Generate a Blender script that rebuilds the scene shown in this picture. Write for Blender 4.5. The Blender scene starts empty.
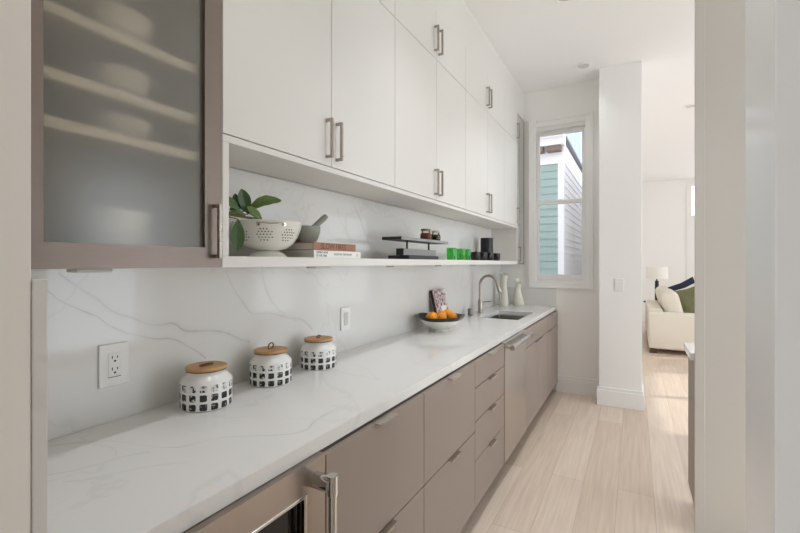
import bpy, bmesh, math, random
from mathutils import Vector, Matrix
random.seed(7)
PI = math.pi
S = bpy.context.scene
COL = S.collection

# ------------------------------------------------------------------ camera, sky, daylight, exposure
H = 1.38
cam_d = bpy.data.cameras.new('camera')
cam_d.sensor_width = 36.0
cam_d.lens = 424.0 / 800.0 * 36.0
cam_d.shift_y = -3.65 / 800.0
cam_d.clip_start = 0.02
cam = bpy.data.objects.new('camera', cam_d)
cam.location = (0, 0, H)
cam.rotation_euler = (PI / 2, 0, math.radians(28.95))
COL.objects.link(cam)
S.camera = cam

W = bpy.data.worlds.new('sky'); S.world = W; W.use_nodes = True
wn = W.node_tree.nodes; wl = W.node_tree.links
wn.clear()
wo = wn.new('ShaderNodeOutputWorld'); wb = wn.new('ShaderNodeBackground')
wtc = wn.new('ShaderNodeTexCoord'); wsx = wn.new('ShaderNodeSeparateXYZ'); wr = wn.new('ShaderNodeValToRGB')
wl.new(wtc.outputs['Generated'], wsx.inputs[0]); wl.new(wsx.outputs['Z'], wr.inputs[0])
wr.color_ramp.elements[0].position = 0.0; wr.color_ramp.elements[0].color = (0.95, 0.97, 1.0, 1)
wr.color_ramp.elements[1].position = 0.9; wr.color_ramp.elements[1].color = (0.72, 0.84, 1.0, 1)
wl.new(wr.outputs[0], wb.inputs[0]); wb.inputs[1].default_value = 2.7
wl.new(wb.outputs[0], wo.inputs[0])

def sun_lamp(direction, strength, angle, color):
    d = bpy.data.lights.new('sun', 'SUN'); d.energy = strength; d.angle = math.radians(angle); d.color = color
    o = bpy.data.objects.new('sun', d)
    o.rotation_euler = Vector(direction).to_track_quat('-Z', 'Y').to_euler(); o.location = (8, 9, 9)
    COL.objects.link(o)
sun_lamp((-0.80, -0.22, -0.52), 3.4, 1.2, (1.0, 0.975, 0.94))

def daylight(loc, aim, w, h, power, color=(0.70, 0.86, 1.0)):
    """daylight entering through a window opening: the lamp fills the opening it stands in"""
    d = bpy.data.lights.new('daylight', 'AREA'); d.shape = 'RECTANGLE'; d.size = w; d.size_y = h; d.energy = power; d.color = color
    o = bpy.data.objects.new('daylight', d); o.location = loc
    o.rotation_euler = Vector(aim).to_track_quat('-Z', 'Z').to_euler()
    COL.objects.link(o)
# right-hand living windows, added kitchen window, far window, added hall window behind the camera
daylight((4.25, 6.2, 1.45), (-1, 0, 0), 2.3, 2.4, 7)
daylight((4.25, 9.3, 1.45), (-1, 0, 0), 2.3, 2.4, 4)
daylight((4.25, 2.6, 1.35), (-1, 0, 0), 3.2, 2.5, 98)
daylight((2.25, 11.8, 1.35), (0, -1, 0), 1.6, 2.1, 6)
daylight((-1.75, -3.1, 1.7), (0, 1, 0), 2.2, 1.9, 13)

S.cycles.diffuse_bounces = 10
S.cycles.max_bounces = 16
S.cycles.transparent_max_bounces = 16
S.view_settings.view_transform = 'Standard'
S.view_settings.look = 'None'
S.view_settings.gamma = 1.0
S.view_settings.use_curve_mapping = False
S.view_settings.exposure = -0.40

# ------------------------------------------------------------------ materials
def srgb(r, g, b):
    f = lambda c: (c / 255 / 12.92) if c / 255 <= 0.04045 else ((c / 255 + 0.055) / 1.055) ** 2.4
    return (f(r), f(g), f(b), 1)

def mat(name, color, rough=0.5, metal=0.0, bump=0.0, bscale=200, vary=0.0, vscale=3.0, trans=0.0, ior=1.45, coat=0.0, aniso=0.0, spec=0.5):
    m = bpy.data.materials.new(name); m.use_nodes = True
    nt = m.node_tree; b = nt.nodes['Principled BSDF']
    b.inputs['Base Color'].default_value = color
    b.inputs['Roughness'].default_value = rough
    b.inputs['Metallic'].default_value = metal
    b.inputs['IOR'].default_value = ior
    b.inputs['Transmission Weight'].default_value = trans
    b.inputs['Coat Weight'].default_value = coat; b.inputs['Coat Roughness'].default_value = 0.20
    b.inputs['Specular IOR Level'].default_value = spec
    tc = nt.nodes.new('ShaderNodeTexCoord')
    if vary > 0:
        n = nt.nodes.new('ShaderNodeTexNoise'); n.inputs['Scale'].default_value = vscale; n.inputs['Detail'].default_value = 4
        mx = nt.nodes.new('ShaderNodeMix'); mx.data_type = 'RGBA'
        c = color
        mx.inputs[6].default_value = (c[0] * (1 - vary), c[1] * (1 - vary), c[2] * (1 - vary), 1)
        mx.inputs[7].default_value = (min(1, c[0] * (1 + vary)), min(1, c[1] * (1 + vary)), min(1, c[2] * (1 + vary)), 1)
        nt.links.new(tc.outputs['Object'], n.inputs['Vector']); nt.links.new(n.outputs[0], mx.inputs[0]); nt.links.new(mx.outputs[2], b.inputs['Base Color'])
    if bump > 0:
        n2 = nt.nodes.new('ShaderNodeTexNoise'); n2.inputs['Scale'].default_value = bscale; n2.inputs['Detail'].default_value = 3
        bp = nt.nodes.new('ShaderNodeBump'); bp.inputs['Strength'].default_value = bump; bp.inputs['Distance'].default_value = 0.002
        nt.links.new(tc.outputs['Object'], n2.inputs['Vector']); nt.links.new(n2.outputs[0], bp.inputs['Height']); nt.links.new(bp.outputs[0], b.inputs['Normal'])
    return m

def brushed(name, color, rough, axis_scale):
    m = mat(name, color, rough, 1.0)
    nt = m.node_tree; b = nt.nodes['Principled BSDF']
    tc = nt.nodes.new('ShaderNodeTexCoord'); mp = nt.nodes.new('ShaderNodeMapping'); mp.inputs['Scale'].default_value = axis_scale
    n = nt.nodes.new('ShaderNodeTexNoise'); n.inputs['Scale'].default_value = 1.0; n.inputs['Detail'].default_value = 5
    mr = nt.nodes.new('ShaderNodeMapRange'); mr.inputs['To Min'].default_value = rough * 0.75; mr.inputs['To Max'].default_value = rough * 1.35
    bp = nt.nodes.new('ShaderNodeBump'); bp.inputs['Strength'].default_value = 0.012; bp.inputs['Distance'].default_value = 0.001
    nt.links.new(tc.outputs['Object'], mp.inputs[0]); nt.links.new(mp.outputs[0], n.inputs['Vector']); nt.links.new(n.outputs[0], mr.inputs[0])
    nt.links.new(mr.outputs[0], b.inputs['Roughness']); nt.links.new(n.outputs[0], bp.inputs['Height']); nt.links.new(bp.outputs[0], b.inputs['Normal'])
    return m

def math_node(nt, op, a, b=None, clamp=False):
    n = nt.nodes.new('ShaderNodeMath'); n.operation = op; n.use_clamp = clamp
    for i, v in enumerate((a, b)):
        if v is None: continue
        if isinstance(v, (int, float)): n.inputs[i].default_value = v
        else: nt.links.new(v, n.inputs[i])
    return n.outputs[0]

def quartz(name, color, rough, veins, par_axis, val_axis, vein_color):
    """white engineered stone; veins = list of (points, width, strength, swap) with points along par_axis -> val_axis"""
    m = mat(name, color, rough)
    nt = m.node_tree; b = nt.nodes['Principled BSDF']
    geo = nt.nodes.new('ShaderNodeNewGeometry'); sx = nt.nodes.new('ShaderNodeSeparateXYZ'); nt.links.new(geo.outputs['Position'], sx.inputs[0])
    n1 = nt.nodes.new('ShaderNodeTexNoise'); n1.inputs['Scale'].default_value = 14; n1.inputs['Detail'].default_value = 6
    nt.links.new(geo.outputs['Position'], n1.inputs['Vector'])
    wob = math_node(nt, 'SUBTRACT', n1.outputs[0], 0.5)
    n3 = nt.nodes.new('ShaderNodeTexNoise'); n3.inputs['Scale'].default_value = 9; n3.inputs['Detail'].default_value = 4
    nt.links.new(geo.outputs['Position'], n3.inputs['Vector'])
    patch = nt.nodes.new('ShaderNodeMapRange'); patch.inputs['From Min'].default_value = 0.32; patch.inputs['From Max'].default_value = 0.62; patch.clamp = True
    patch.inputs['To Min'].default_value = 0.25
    nt.links.new(n3.outputs[0], patch.inputs[0])
    total = None
    for pts, width, strength, swap in veins:
        pa, va = (val_axis, par_axis) if swap else (par_axis, val_axis)
        pts = sorted((q[1], q[0]) if swap else q for q in pts)
        p0, p1 = pts[0][0], pts[-1][0]; v0 = min(q[1] for q in pts) - 0.01; v1 = max(q[1] for q in pts) + 0.01
        t = math_node(nt, 'DIVIDE', math_node(nt, 'SUBTRACT', sx.outputs[pa], p0), p1 - p0)
        fc = nt.nodes.new('ShaderNodeFloatCurve'); cv = fc.mapping.curves[0]
        fc.mapping.use_clip = True
        cps = [((q[0] - p0) / (p1 - p0), (q[1] - v0) / (v1 - v0)) for q in pts]
        while len(cv.points) < len(cps): cv.points.new(0.5, 0.5)
        for k, (a, c) in enumerate(cps):
            cv.points[k].location = (a, c); cv.points[k].handle_type = 'AUTO'
        fc.mapping.update()
        nt.links.new(t, fc.inputs['Value'])
        target = math_node(nt, 'ADD', math_node(nt, 'MULTIPLY', fc.outputs[0], v1 - v0), v0)
        dist = math_node(nt, 'ABSOLUTE', math_node(nt, 'SUBTRACT', math_node(nt, 'ADD', sx.outputs[va], math_node(nt, 'MULTIPLY', wob, 0.018)), target))
        core = math_node(nt, 'SUBTRACT', 1.0, math_node(nt, 'DIVIDE', dist, width), True)
        soft = math_node(nt, 'SUBTRACT', 1.0, math_node(nt, 'DIVIDE', dist, width * 6), True)
        k = math_node(nt, 'ADD', math_node(nt, 'MULTIPLY', core, 0.7), math_node(nt, 'MULTIPLY', math_node(nt, 'POWER', soft, 2.0), 0.3))
        inside = math_node(nt, 'MULTIPLY', math_node(nt, 'GREATER_THAN', t, 0.0), math_node(nt, 'LESS_THAN', t, 1.0))
        k = math_node(nt, 'MULTIPLY', math_node(nt, 'MULTIPLY', k, inside), strength)
        total = k if total is None else math_node(nt, 'MAXIMUM', total, k)
    # faint wandering veins everywhere else
    n2 = nt.nodes.new('ShaderNodeTexNoise'); n2.inputs['Scale'].default_value = 1.7; n2.inputs['Detail'].default_value = 7; n2.inputs['Distortion'].default_value = 0.7
    nt.links.new(geo.outputs['Position'], n2.inputs['Vector'])
    lv = math_node(nt, 'SUBTRACT', 1.0, math_node(nt, 'DIVIDE', math_node(nt, 'ABSOLUTE', math_node(nt, 'SUBTRACT', n2.outputs[0], 0.5)), 0.012), True)
    lv = math_node(nt, 'MULTIPLY', lv, 0.10)
    total = lv if total is None else math_node(nt, 'MAXIMUM', math_node(nt, 'MULTIPLY', total, patch.outputs[0]), lv)
    mx = nt.nodes.new('ShaderNodeMix'); mx.data_type = 'RGBA'
    mx.inputs[6].default_value = color; mx.inputs[7].default_value = vein_color
    nt.links.new(total, mx.inputs[0]); nt.links.new(mx.outputs[2], b.inputs['Base Color'])
    return m

def oak_floor():
    m = mat('oak_planks', (0.5, 0.4, 0.3, 1), 0.36)
    nt = m.node_tree; b = nt.nodes['Principled BSDF']
    geo = nt.nodes.new('ShaderNodeNewGeometry')
    mp = nt.nodes.new('ShaderNodeMapping'); mp.inputs['Rotation'].default_value = (0, 0, PI / 2); mp.inputs['Location'].default_value = (0.3, 0.09, 0)
    br = nt.nodes.new('ShaderNodeTexBrick')
    br.inputs['Scale'].default_value = 1.0; br.inputs['Brick Width'].default_value = 1.9; br.inputs['Row Height'].default_value = 0.19
    br.inputs['Mortar Size'].default_value = 0.0016; br.inputs['Mortar Smooth'].default_value = 0.2; br.offset = 0.37
    br.inputs['Color1'].default_value = (0.0, 0.0, 0.0, 1); br.inputs['Color2'].default_value = (1, 1, 1, 1); br.inputs['Mortar'].default_value = (0.5, 0.5, 0.5, 1)
    nt.links.new(geo.outputs['Position'], mp.inputs[0]); nt.links.new(mp.outputs[0], br.inputs['Vector'])
    ramp = nt.nodes.new('ShaderNodeMix'); ramp.data_type = 'RGBA'
    ramp.inputs[6].default_value = srgb(211, 192, 174); ramp.inputs[7].default_value = srgb(225, 209, 193)
    nt.links.new(br.outputs['Color'], ramp.inputs[0])
    g = nt.nodes.new('ShaderNodeMapping'); g.inputs['Scale'].default_value = (55, 2.2, 1)
    nt.links.new(geo.outputs['Position'], g.inputs[0])
    gn = nt.nodes.new('ShaderNodeTexNoise'); gn.inputs['Scale'].default_value = 1.0; gn.inputs['Detail'].default_value = 6; gn.inputs['Distortion'].default_value = 0.4
    nt.links.new(g.outputs[0], gn.inputs['Vector'])
    mul = nt.nodes.new('ShaderNodeMix'); mul.data_type = 'RGBA'; mul.blend_type = 'MULTIPLY'; mul.inputs[0].default_value = 1
    gr = nt.nodes.new('ShaderNodeValToRGB'); gr.color_ramp.elements[0].position = 0.3; gr.color_ramp.elements[0].color = (0.86, 0.84, 0.82, 1); gr.color_ramp.elements[1].position = 0.65; gr.color_ramp.elements[1].color = (1, 1, 1, 1)
    nt.links.new(gn.outputs[0], gr.inputs[0]); nt.links.new(ramp.outputs[2], mul.inputs[6]); nt.links.new(gr.outputs[0], mul.inputs[7])
    gap = nt.nodes.new('ShaderNodeMix'); gap.data_type = 'RGBA'; gap.inputs[7].default_value = srgb(150, 122, 98)
    nt.links.new(math_node(nt, 'MULTIPLY', br.outputs['Fac'], 0.5), gap.inputs[0]); nt.links.new(mul.outputs[2], gap.inputs[6])
    nt.links.new(gap.outputs[2], b.inputs['Base Color'])
    bp = nt.nodes.new('ShaderNodeBump'); bp.inputs['Strength'].default_value = 0.12; bp.inputs['Distance'].default_value = 0.001
    nt.links.new(gn.outputs[0], bp.inputs['Height']); nt.links.new(bp.outputs[0], b.inputs['Normal'])
    return m

def clear_glass(name, tint=(1, 1, 1, 1), base=0.04, rough=0.0):
    m = bpy.data.materials.new(name); m.use_nodes = True; nt = m.node_tree; nt.nodes.clear()
    o = nt.nodes.new('ShaderNodeOutputMaterial'); t = nt.nodes.new('ShaderNodeBsdfTransparent'); t.inputs[0].default_value = tint
    g = nt.nodes.new('ShaderNodeBsdfGlossy'); g.inputs['Roughness'].default_value = rough
    f = nt.nodes.new('ShaderNodeFresnel'); f.inputs[0].default_value = 1.45
    mx = nt.nodes.new('ShaderNodeMixShader')
    nt.links.new(f.outputs[0], mx.inputs[0]); nt.links.new(t.outputs[0], mx.inputs[1]); nt.links.new(g.outputs[0], mx.inputs[2]); nt.links.new(mx.outputs[0], o.inputs[0])
    return m

def checked_glaze():
    """white stoneware with hand painted charcoal squares in three rows round the body"""
    m = mat('checked_stoneware', srgb(232, 231, 227), 0.25)
    nt = m.node_tree; b = nt.nodes['Principled BSDF']
    tc = nt.nodes.new('ShaderNodeTexCoord'); sx = nt.nodes.new('ShaderNodeSeparateXYZ'); nt.links.new(tc.outputs['Object'], sx.inputs[0])
    at = math_node(nt, 'ARCTAN2', sx.outputs[1], sx.outputs[0])
    nz = nt.nodes.new('ShaderNodeTexNoise'); nz.inputs['Scale'].default_value = 60; nz.inputs['Detail'].default_value = 2; nt.links.new(tc.outputs['Object'], nz.inputs['Vector'])
    w = math_node(nt, 'SUBTRACT', nz.outputs[0], 0.5)
    a = math_node(nt, 'FRACT', math_node(nt, 'ADD', math_node(nt, 'MULTIPLY', at, 15 / (2 * PI)), 10.3))
    da = math_node(nt, 'ABSOLUTE', math_node(nt, 'SUBTRACT', a, 0.5))
    z = math_node(nt, 'DIVIDE', math_node(nt, 'SUBTRACT', sx.outputs[2], 0.0005), 0.0285)
    dz = math_node(nt, 'ABSOLUTE', math_node(nt, 'SUBTRACT', math_node(nt, 'FRACT', z), 0.5))
    da2 = math_node(nt, 'POWER', math_node(nt, 'DIVIDE', math_node(nt, 'ADD', da, math_node(nt, 'MULTIPLY', w, 0.12)), 0.33), 5.0)
    dz2 = math_node(nt, 'POWER', math_node(nt, 'DIVIDE', math_node(nt, 'ADD', dz, math_node(nt, 'MULTIPLY', w, 0.12)), 0.37), 5.0)
    sq = math_node(nt, 'LESS_THAN', math_node(nt, 'ADD', da2, dz2), 1.0)
    rows = math_node(nt, 'MULTIPLY', math_node(nt, 'LESS_THAN', z, 2.98), math_node(nt, 'GREATER_THAN', z, 0.0))
    sq = math_node(nt, 'MULTIPLY', sq, rows)
    nb = nt.nodes.new('ShaderNodeTexNoise'); nb.inputs['Scale'].default_value = 95; nb.inputs['Detail'].default_value = 3; nt.links.new(tc.outputs['Object'], nb.inputs['Vector'])
    top = math_node(nt, 'GREATER_THAN', z, 2.0)
    thr = math_node(nt, 'SUBTRACT', 0.70, math_node(nt, 'MULTIPLY', top, 0.17))
    ink = nt.nodes.new('ShaderNodeMapRange'); ink.clamp = True
    nt.links.new(math_node(nt, 'SUBTRACT', thr, nb.outputs[0]), ink.inputs[0]); ink.inputs['From Min'].default_value = 0.0; ink.inputs['From Max'].default_value = 0.12
    ink.inputs['To Min'].default_value = 0.12
    k = math_node(nt, 'MULTIPLY', sq, ink.outputs[0])
    mx = nt.nodes.new('ShaderNodeMix'); mx.data_type = 'RGBA'; mx.inputs[6].default_value = srgb(232, 231, 227); mx.inputs[7].default_value = srgb(48, 50, 50)
    nt.links.new(k, mx.inputs[0]); nt.links.new(mx.outputs[2], b.inputs['Base Color'])
    return m

def wood(name, c1, c2, scale=(6, 60, 6), rough=0.5):
    m = mat(name, c1, rough); nt = m.node_tree; b = nt.nodes['Principled BSDF']
    tc = nt.nodes.new('ShaderNodeTexCoord'); mp = nt.nodes.new('ShaderNodeMapping'); mp.inputs['Scale'].default_value = scale
    n = nt.nodes.new('ShaderNodeTexNoise'); n.inputs['Scale'].default_value = 2.0; n.inputs['Detail'].default_value = 5; n.inputs['Distortion'].default_value = 0.6
    mx = nt.nodes.new('ShaderNodeMix'); mx.data_type = 'RGBA'; mx.inputs[6].default_value = c1; mx.inputs[7].default_value = c2
    nt.links.new(tc.outputs['Object'], mp.inputs[0]); nt.links.new(mp.outputs[0], n.inputs['Vector']); nt.links.new(n.outputs[0], mx.inputs[0]); nt.links.new(mx.outputs[2], b.inputs['Base Color'])
    return m

# pixel helpers used only to turn measured stone-vein positions into metres on the wall and worktop
TH = math.radians(28.95); F = 424.0; YV = 262.85
def on_wall(u, v, X=-1.345):
    phi = TH - math.atan((u - 400) / F); Y = -X / math.tan(phi)
    zc = Y * math.cos(TH) - X * math.sin(TH)
    return (Y, H - (v - YV) * zc / F)
def on_top(u, v, z=0.914):
    zc = (H - z) * F / (v - YV); xc = zc * (u - 400) / F
    return (xc * math.sin(TH) + zc * math.cos(TH), xc * math.cos(TH) - zc * math.sin(TH))   # (Y, X)

WHITE_CAB = mat('white_lacquer', srgb(224, 222, 217), 0.38)
WALL = mat('white_wall_paint', srgb(243, 242, 240), 0.75, bump=0.03, bscale=350)
CEIL = mat('white_ceiling_paint', srgb(243, 243, 242), 0.85)
TRIM = mat('white_semigloss_trim', srgb(240, 239, 237), 0.3)
JAMB = mat('white_gloss_jamb_paint', srgb(243, 242, 240), 0.17)
TAUPE = mat('taupe_lacquer', srgb(149, 135, 125), 0.42)
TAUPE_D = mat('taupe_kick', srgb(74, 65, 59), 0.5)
DARK = mat('dark_interior', srgb(60, 55, 50), 0.7)
NICKEL = brushed('brushed_nickel', srgb(176, 168, 158), 0.28, (30, 30, 200))
BRONZE = brushed('warm_metal_frame', srgb(136, 124, 116), 0.42, (20, 20, 260))
STEEL = brushed('stainless_steel', srgb(190, 184, 178), 0.30, (90, 5, 260))
STEEL_P = mat('polished_steel', srgb(205, 203, 200), 0.12, 1.0)
SINKST = brushed('sink_steel', srgb(178, 176, 172), 0.32, (60, 60, 60))
BLACKG = mat('black_glass', srgb(14, 13, 13), 0.06)
FROST = mat('frosted_glass', srgb(228, 223, 211), 0.42, trans=0.93, coat=1.0, ior=1.3)
OLIVE = mat('cabinet_interior_olive', srgb(158, 156, 142), 0.6)
SHELFEDGE = mat('pale_shelf_edge', srgb(252, 246, 236), 0.5)
GLASSW = clear_glass('window_glass')
PLASTIC = mat('white_plastic', srgb(236, 235, 232), 0.3)
SLOT = mat('dark_slot', srgb(35, 34, 33), 0.6)
GREYPL = mat('grey_plastic', srgb(205, 204, 200), 0.4)
CREAM = mat('cream_ceramic', srgb(222, 219, 206), 0.42, vary=0.03, vscale=12)
WHITECER = mat('white_enamel', srgb(232, 230, 222), 0.18)
DISHW = mat('bright_white_china', srgb(250, 249, 246), 0.3)
STONEG = mat('grey_green_stone', srgb(140, 143, 133), 0.55, vary=0.1, vscale=60)
LEAF = mat('leaf_green', srgb(72, 98, 58), 0.42, vary=0.35, vscale=16)
LEAF_L = mat('young_leaf_green', srgb(98, 122, 62), 0.42, vary=0.3, vscale=18)
STEM = mat('leaf_stem', srgb(120, 110, 70), 0.6)
GREYFRONT = mat('grey_front_face', srgb(150, 151, 150), 0.4, vary=0.12, vscale=50)  # paler grey facing on the stand's front faces
SLATE = mat('charcoal_slate', srgb(44, 45, 46), 0.42, vary=0.15, vscale=40)
BLACKM = mat('black_metal', srgb(22, 22, 22), 0.4)
BLACKC = mat('black_stoneware', srgb(34, 34, 35), 0.38)
SMOKE = mat('smoked_black_glass', srgb(38, 37, 38), 0.08, trans=0.35)
GREENG = mat('green_glass', srgb(128, 226, 132), 0.03, trans=0.88, ior=1.4)
ORANGE = mat('orange_peel', srgb(240, 155, 30), 0.4, bump=0.35, bscale=420, vary=0.08, vscale=25)
BOWLK = mat('black_glaze', srgb(38, 36, 34), 0.3, vary=0.2, vscale=30)
BAMBOO = wood('acacia_wood', srgb(208, 162, 106), srgb(180, 130, 78), (8, 70, 8), 0.45)
RUBBER = mat('dark_gasket', srgb(52, 38, 30), 0.6)
LEATHER = mat('brown_leather', srgb(120, 88, 66), 0.6)
CHECK = checked_glaze()
FABRIC = mat('cream_linen', srgb(226, 219, 206), 0.9, bump=0.3, bscale=500, vary=0.03, vscale=40)
GREENF = mat('green_velvet', srgb(108, 108, 76), 0.85, vary=0.15, vscale=12)
NAVY = mat('navy_cotton', srgb(38, 46, 66), 0.9)
SHADE = mat('white_lamp_shade', srgb(244, 241, 234), 0.8)
FLOORM = oak_floor()
TEAL = mat('teal_house_paint', srgb(160, 178, 172), 0.7, vary=0.04)
SIDEW = mat('pale_house_paint', srgb(240, 236, 234), 0.7)
WHITEX = mat('white_exterior_paint', srgb(244, 240, 240), 0.6)
BROWNX = mat('brown_eave_wood', srgb(120, 100, 92), 0.7)
SLATER = mat('grey_roof', srgb(120, 122, 128), 0.8)

veinsW = [
    ([on_wall(*p) for p in [(47, 290), (65, 303.5), (81, 310), (95, 315), (110, 326), (132, 334), (150, 338), (176, 340), (192, 349), (206, 358)]], 0.0024, 0.62, False),
    ([on_wall(*p) for p in [(58, 273), (83, 290), (97, 299), (117, 313), (132, 318), (156, 325), (172, 324), (186, 331), (212, 331), (229, 334), (240, 339), (250, 341)]], 0.0050, 0.42, False),
    ([on_wall(*p) for p in [(226, 271), (235, 291), (244, 304), (251.5, 313), (269, 313), (286.5, 317.5), (302, 320), (313, 330)]], 0.0032, 0.42, False),
    ([on_wall(*p) for p in [(262, 265), (267, 291), (276, 307), (300, 322)]], 0.005, 0.28, True),
    ([on_wall(*p) for p in [(354, 206), (359, 216), (364, 231), (372, 250)]], 0.0045, 0.32, True),
    ([on_wall(*p) for p in [(337, 208), (341, 222), (348, 233), (352, 250)]], 0.0045, 0.28, True),
]
VEINC = srgb(142, 140, 136)
SPLASH = quartz('marbled_splashback', srgb(222, 221, 218), 0.075, veinsW, 1, 2, VEINC)
veinsT = [
    ([on_top(*p) for p in [(47, 446), (105, 441), (180, 447), (212, 439), (275, 435), (300, 432), (318, 419), (350, 404)]], 0.0030, 0.40, False),
    ([on_top(*p) for p in [(47, 475), (87, 467), (110, 460), (150, 452)]], 0.0030, 0.36, False),
    ([on_top(*p) for p in [(62, 482), (90, 479), (130, 470), (190, 462)]], 0.0028, 0.26, False),
]
WORKTOP = quartz('marbled_worktop', srgb(228, 227, 225), 0.12, veinsT, 1, 0, VEINC)

# ------------------------------------------------------------------ mesh helpers
class MB:
    def __init__(self): self.bm = bmesh.new()
    def box(self, x0, x1, y0, y1, z0, z1, bev=0.0, seg=1, mi=0, rot=None, smooth=False):
        b = bmesh.new()
        bmesh.ops.create_cube(b, size=1)
        cx, cy, cz = (x0 + x1) / 2, (y0 + y1) / 2, (z0 + z1) / 2
        for v in b.verts: v.co = Vector((v.co.x * abs(x1 - x0), v.co.y * abs(y1 - y0), v.co.z * abs(z1 - z0)))
        if bev > 0: bmesh.ops.bevel(b, geom=b.edges[:], offset=bev, segments=seg, affect='EDGES', profile=0.5)
        for v in b.verts:
            co = v.co.copy()
            if rot is not None: co = rot @ co
            v.co = co + Vector((cx, cy, cz))
        self._take(b, mi, smooth)
        return self
    def _take(self, b, mi, smooth):
        for f in b.faces: f.material_index = mi; f.smooth = smooth
        me = bpy.data.meshes.new('tmp'); b.to_mesh(me); b.free()
        self.bm.from_mesh(me); bpy.data.meshes.remove(me)
    def lathe(self, prof, c=(0, 0, 0), n=40, mi=0, axis=None, wob=None, smooth=True):
        """prof = [(r, z)...]; closed where r is 0"""
        b = bmesh.new(); rings = []
        for k, (r, z) in enumerate(prof):
            if r < 1e-6: rings.append([b.verts.new((0, 0, z))])
            else:
                ring = []
                for i in range(n):
                    a = 2 * PI * i / n
                    rr, zz = (r, z) if wob is None else wob(r, z, a)
                    ring.append(b.verts.new((rr * math.cos(a), rr * math.sin(a), zz)))
                rings.append(ring)
        for A, B in zip(rings, rings[1:]):
            if len(A) == 1 and len(B) == 1: continue
            for i in range(n):
                j = (i + 1) % n
                if len(A) == 1: b.faces.new((A[0], B[i], B[j]))
                elif len(B) == 1: b.faces.new((A[i], A[j], B[0]))
                else: b.faces.new((A[i], A[j], B[j], B[i]))
        bmesh.ops.recalc_face_normals(b, faces=b.faces[:])
        M_ = Matrix.Identity(4)
        if axis is not None: M_ = Vector((0, 0, 1)).rotation_difference(Vector(axis)).to_matrix().to_4x4()
        for v in b.verts: v.co = (M_ @ v.co) + Vector(c)
        self._take(b, mi, smooth)
        return self
    def tube(self, path, r, n=14, mi=0, cap=True):
        path = [Vector(p) for p in path]; b = bmesh.new(); rings = []
        rr = r if isinstance(r, (list, tuple)) else [r] * len(path)
        t0 = (path[1] - path[0]).normalized(); up = Vector((0, 0, 1)) if abs(t0.z) < 0.9 else Vector((1, 0, 0))
        nv = t0.cross(up).normalized()
        for k, p in enumerate(path):
            t = (path[min(k + 1, len(path) - 1)] - path[max(k - 1, 0)]).normalized()
            nv = (nv - t * nv.dot(t)).normalized(); bi = t.cross(nv)
            rings.append([b.verts.new(p + (nv * math.cos(2 * PI * i / n) + bi * math.sin(2 * PI * i / n)) * rr[k]) for i in range(n)])
        for A, B in zip(rings, rings[1:]):
            for i in range(n): b.faces.new((A[i], A[(i + 1) % n], B[(i + 1) % n], B[i]))
        if cap:
            b.faces.new(rings[0][::-1]); b.faces.new(rings[-1])
        bmesh.ops.recalc_face_normals(b, faces=b.faces[:])
        self._take(b, mi, True)
        return self
    def poly(self, pts, mi=0, smooth=False):
        f = self.bm.faces.new([self.bm.verts.new(p) for p in pts]); f.material_index = mi; f.smooth = smooth
        return self
    def prism(self, outline, axis, a0, a1, mi=0):
        """outline of 2-D points extruded along axis ('x','y','z') from a0 to a1"""
        def P(p, a):
            if axis == 'x': return (a, p[0], p[1])
            if axis == 'y': return (p[0], a, p[1])
            return (p[0], p[1], a)
        b = bmesh.new()
        A = [b.verts.new(P(p, a0)) for p in outline]; B = [b.verts.new(P(p, a1)) for p in outline]
        n = len(outline)
        for i in range(n): b.faces.new((A[i], A[(i + 1) % n], B[(i + 1) % n], B[i]))
        b.faces.new(A[::-1]); b.faces.new(B)
        bmesh.ops.recalc_face_normals(b, faces=b.faces[:])
        self._take(b, mi, False)
        return self
    def build(self, name, mats, parent=None, **props):
        me = bpy.data.meshes.new(name)
        off = Vector((0, 0, 0))
        p = parent
        while p is not None: off += p.location; p = p.parent
        origin = Vector(props.pop('origin', (0, 0, 0)))
        if origin.length or off.length:
            for v in self.bm.verts: v.co -= (off + origin)
        self.bm.to_mesh(me); self.bm.free()
        for m in (mats if isinstance(mats, (list, tuple)) else [mats]): me.materials.append(m)
        if any(f.use_smooth for f in me.polygons):
            try: me.set_sharp_from_angle(angle=math.radians(38))
            except Exception: pass
        o = bpy.data.objects.new(name, me); COL.objects.link(o); o.location = origin
        if parent is not None: o.parent = parent
        for k, v in props.items(): o[k] = v
        return o

def thing(name, label, cat, loc, group=None):
    o = bpy.data.objects.new(name, None); o.empty_display_size = 0.1; COL.objects.link(o); o.location = loc
    o['label'] = label; o['category'] = cat
    if group: o['group'] = group
    return o
def struct(mb, name, m, parent=None): 
    o = mb.build(name, m, parent)
    if parent is None: o['kind'] = 'structure'
    return o
def clone(root, loc, label=None, rotz=None):
    r = root.copy(); COL.objects.link(r); r.location = loc
    if rotz is not None: r.rotation_euler = (0, 0, rotz)
    if label: r['label'] = label
    for ch in list(root.children):
        c = ch.copy(); COL.objects.link(c); c.parent = r
        for g in list(ch.children):
            d = g.copy(); COL.objects.link(d); d.parent = c
    return r

# ------------------------------------------------------------------ the room
ZC = 3.271; XW = -1.36; YB = 4.813
FX = -0.722      # face of the base fronts
UX = -1.074      # face of the wall cabinets
struct(MB().box(-3.2, 4.4, -3.2, 4.953, -0.1, 0.0).box(-0.44, 4.4, 4.953, 11.7, -0.1, 0.0), 'floor', FLOORM)
struct(MB().box(-3.2, 4.4, -3.2, 4.953, ZC, ZC + 0.1).box(-0.44, 4.4, 4.953, 11.7, ZC, ZC + 0.1), 'ceiling', CEIL)
struct(MB().box(XW - 0.14, XW, 0.28, YB + 0.14, 0, ZC), 'wall_left', WALL)

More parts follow.
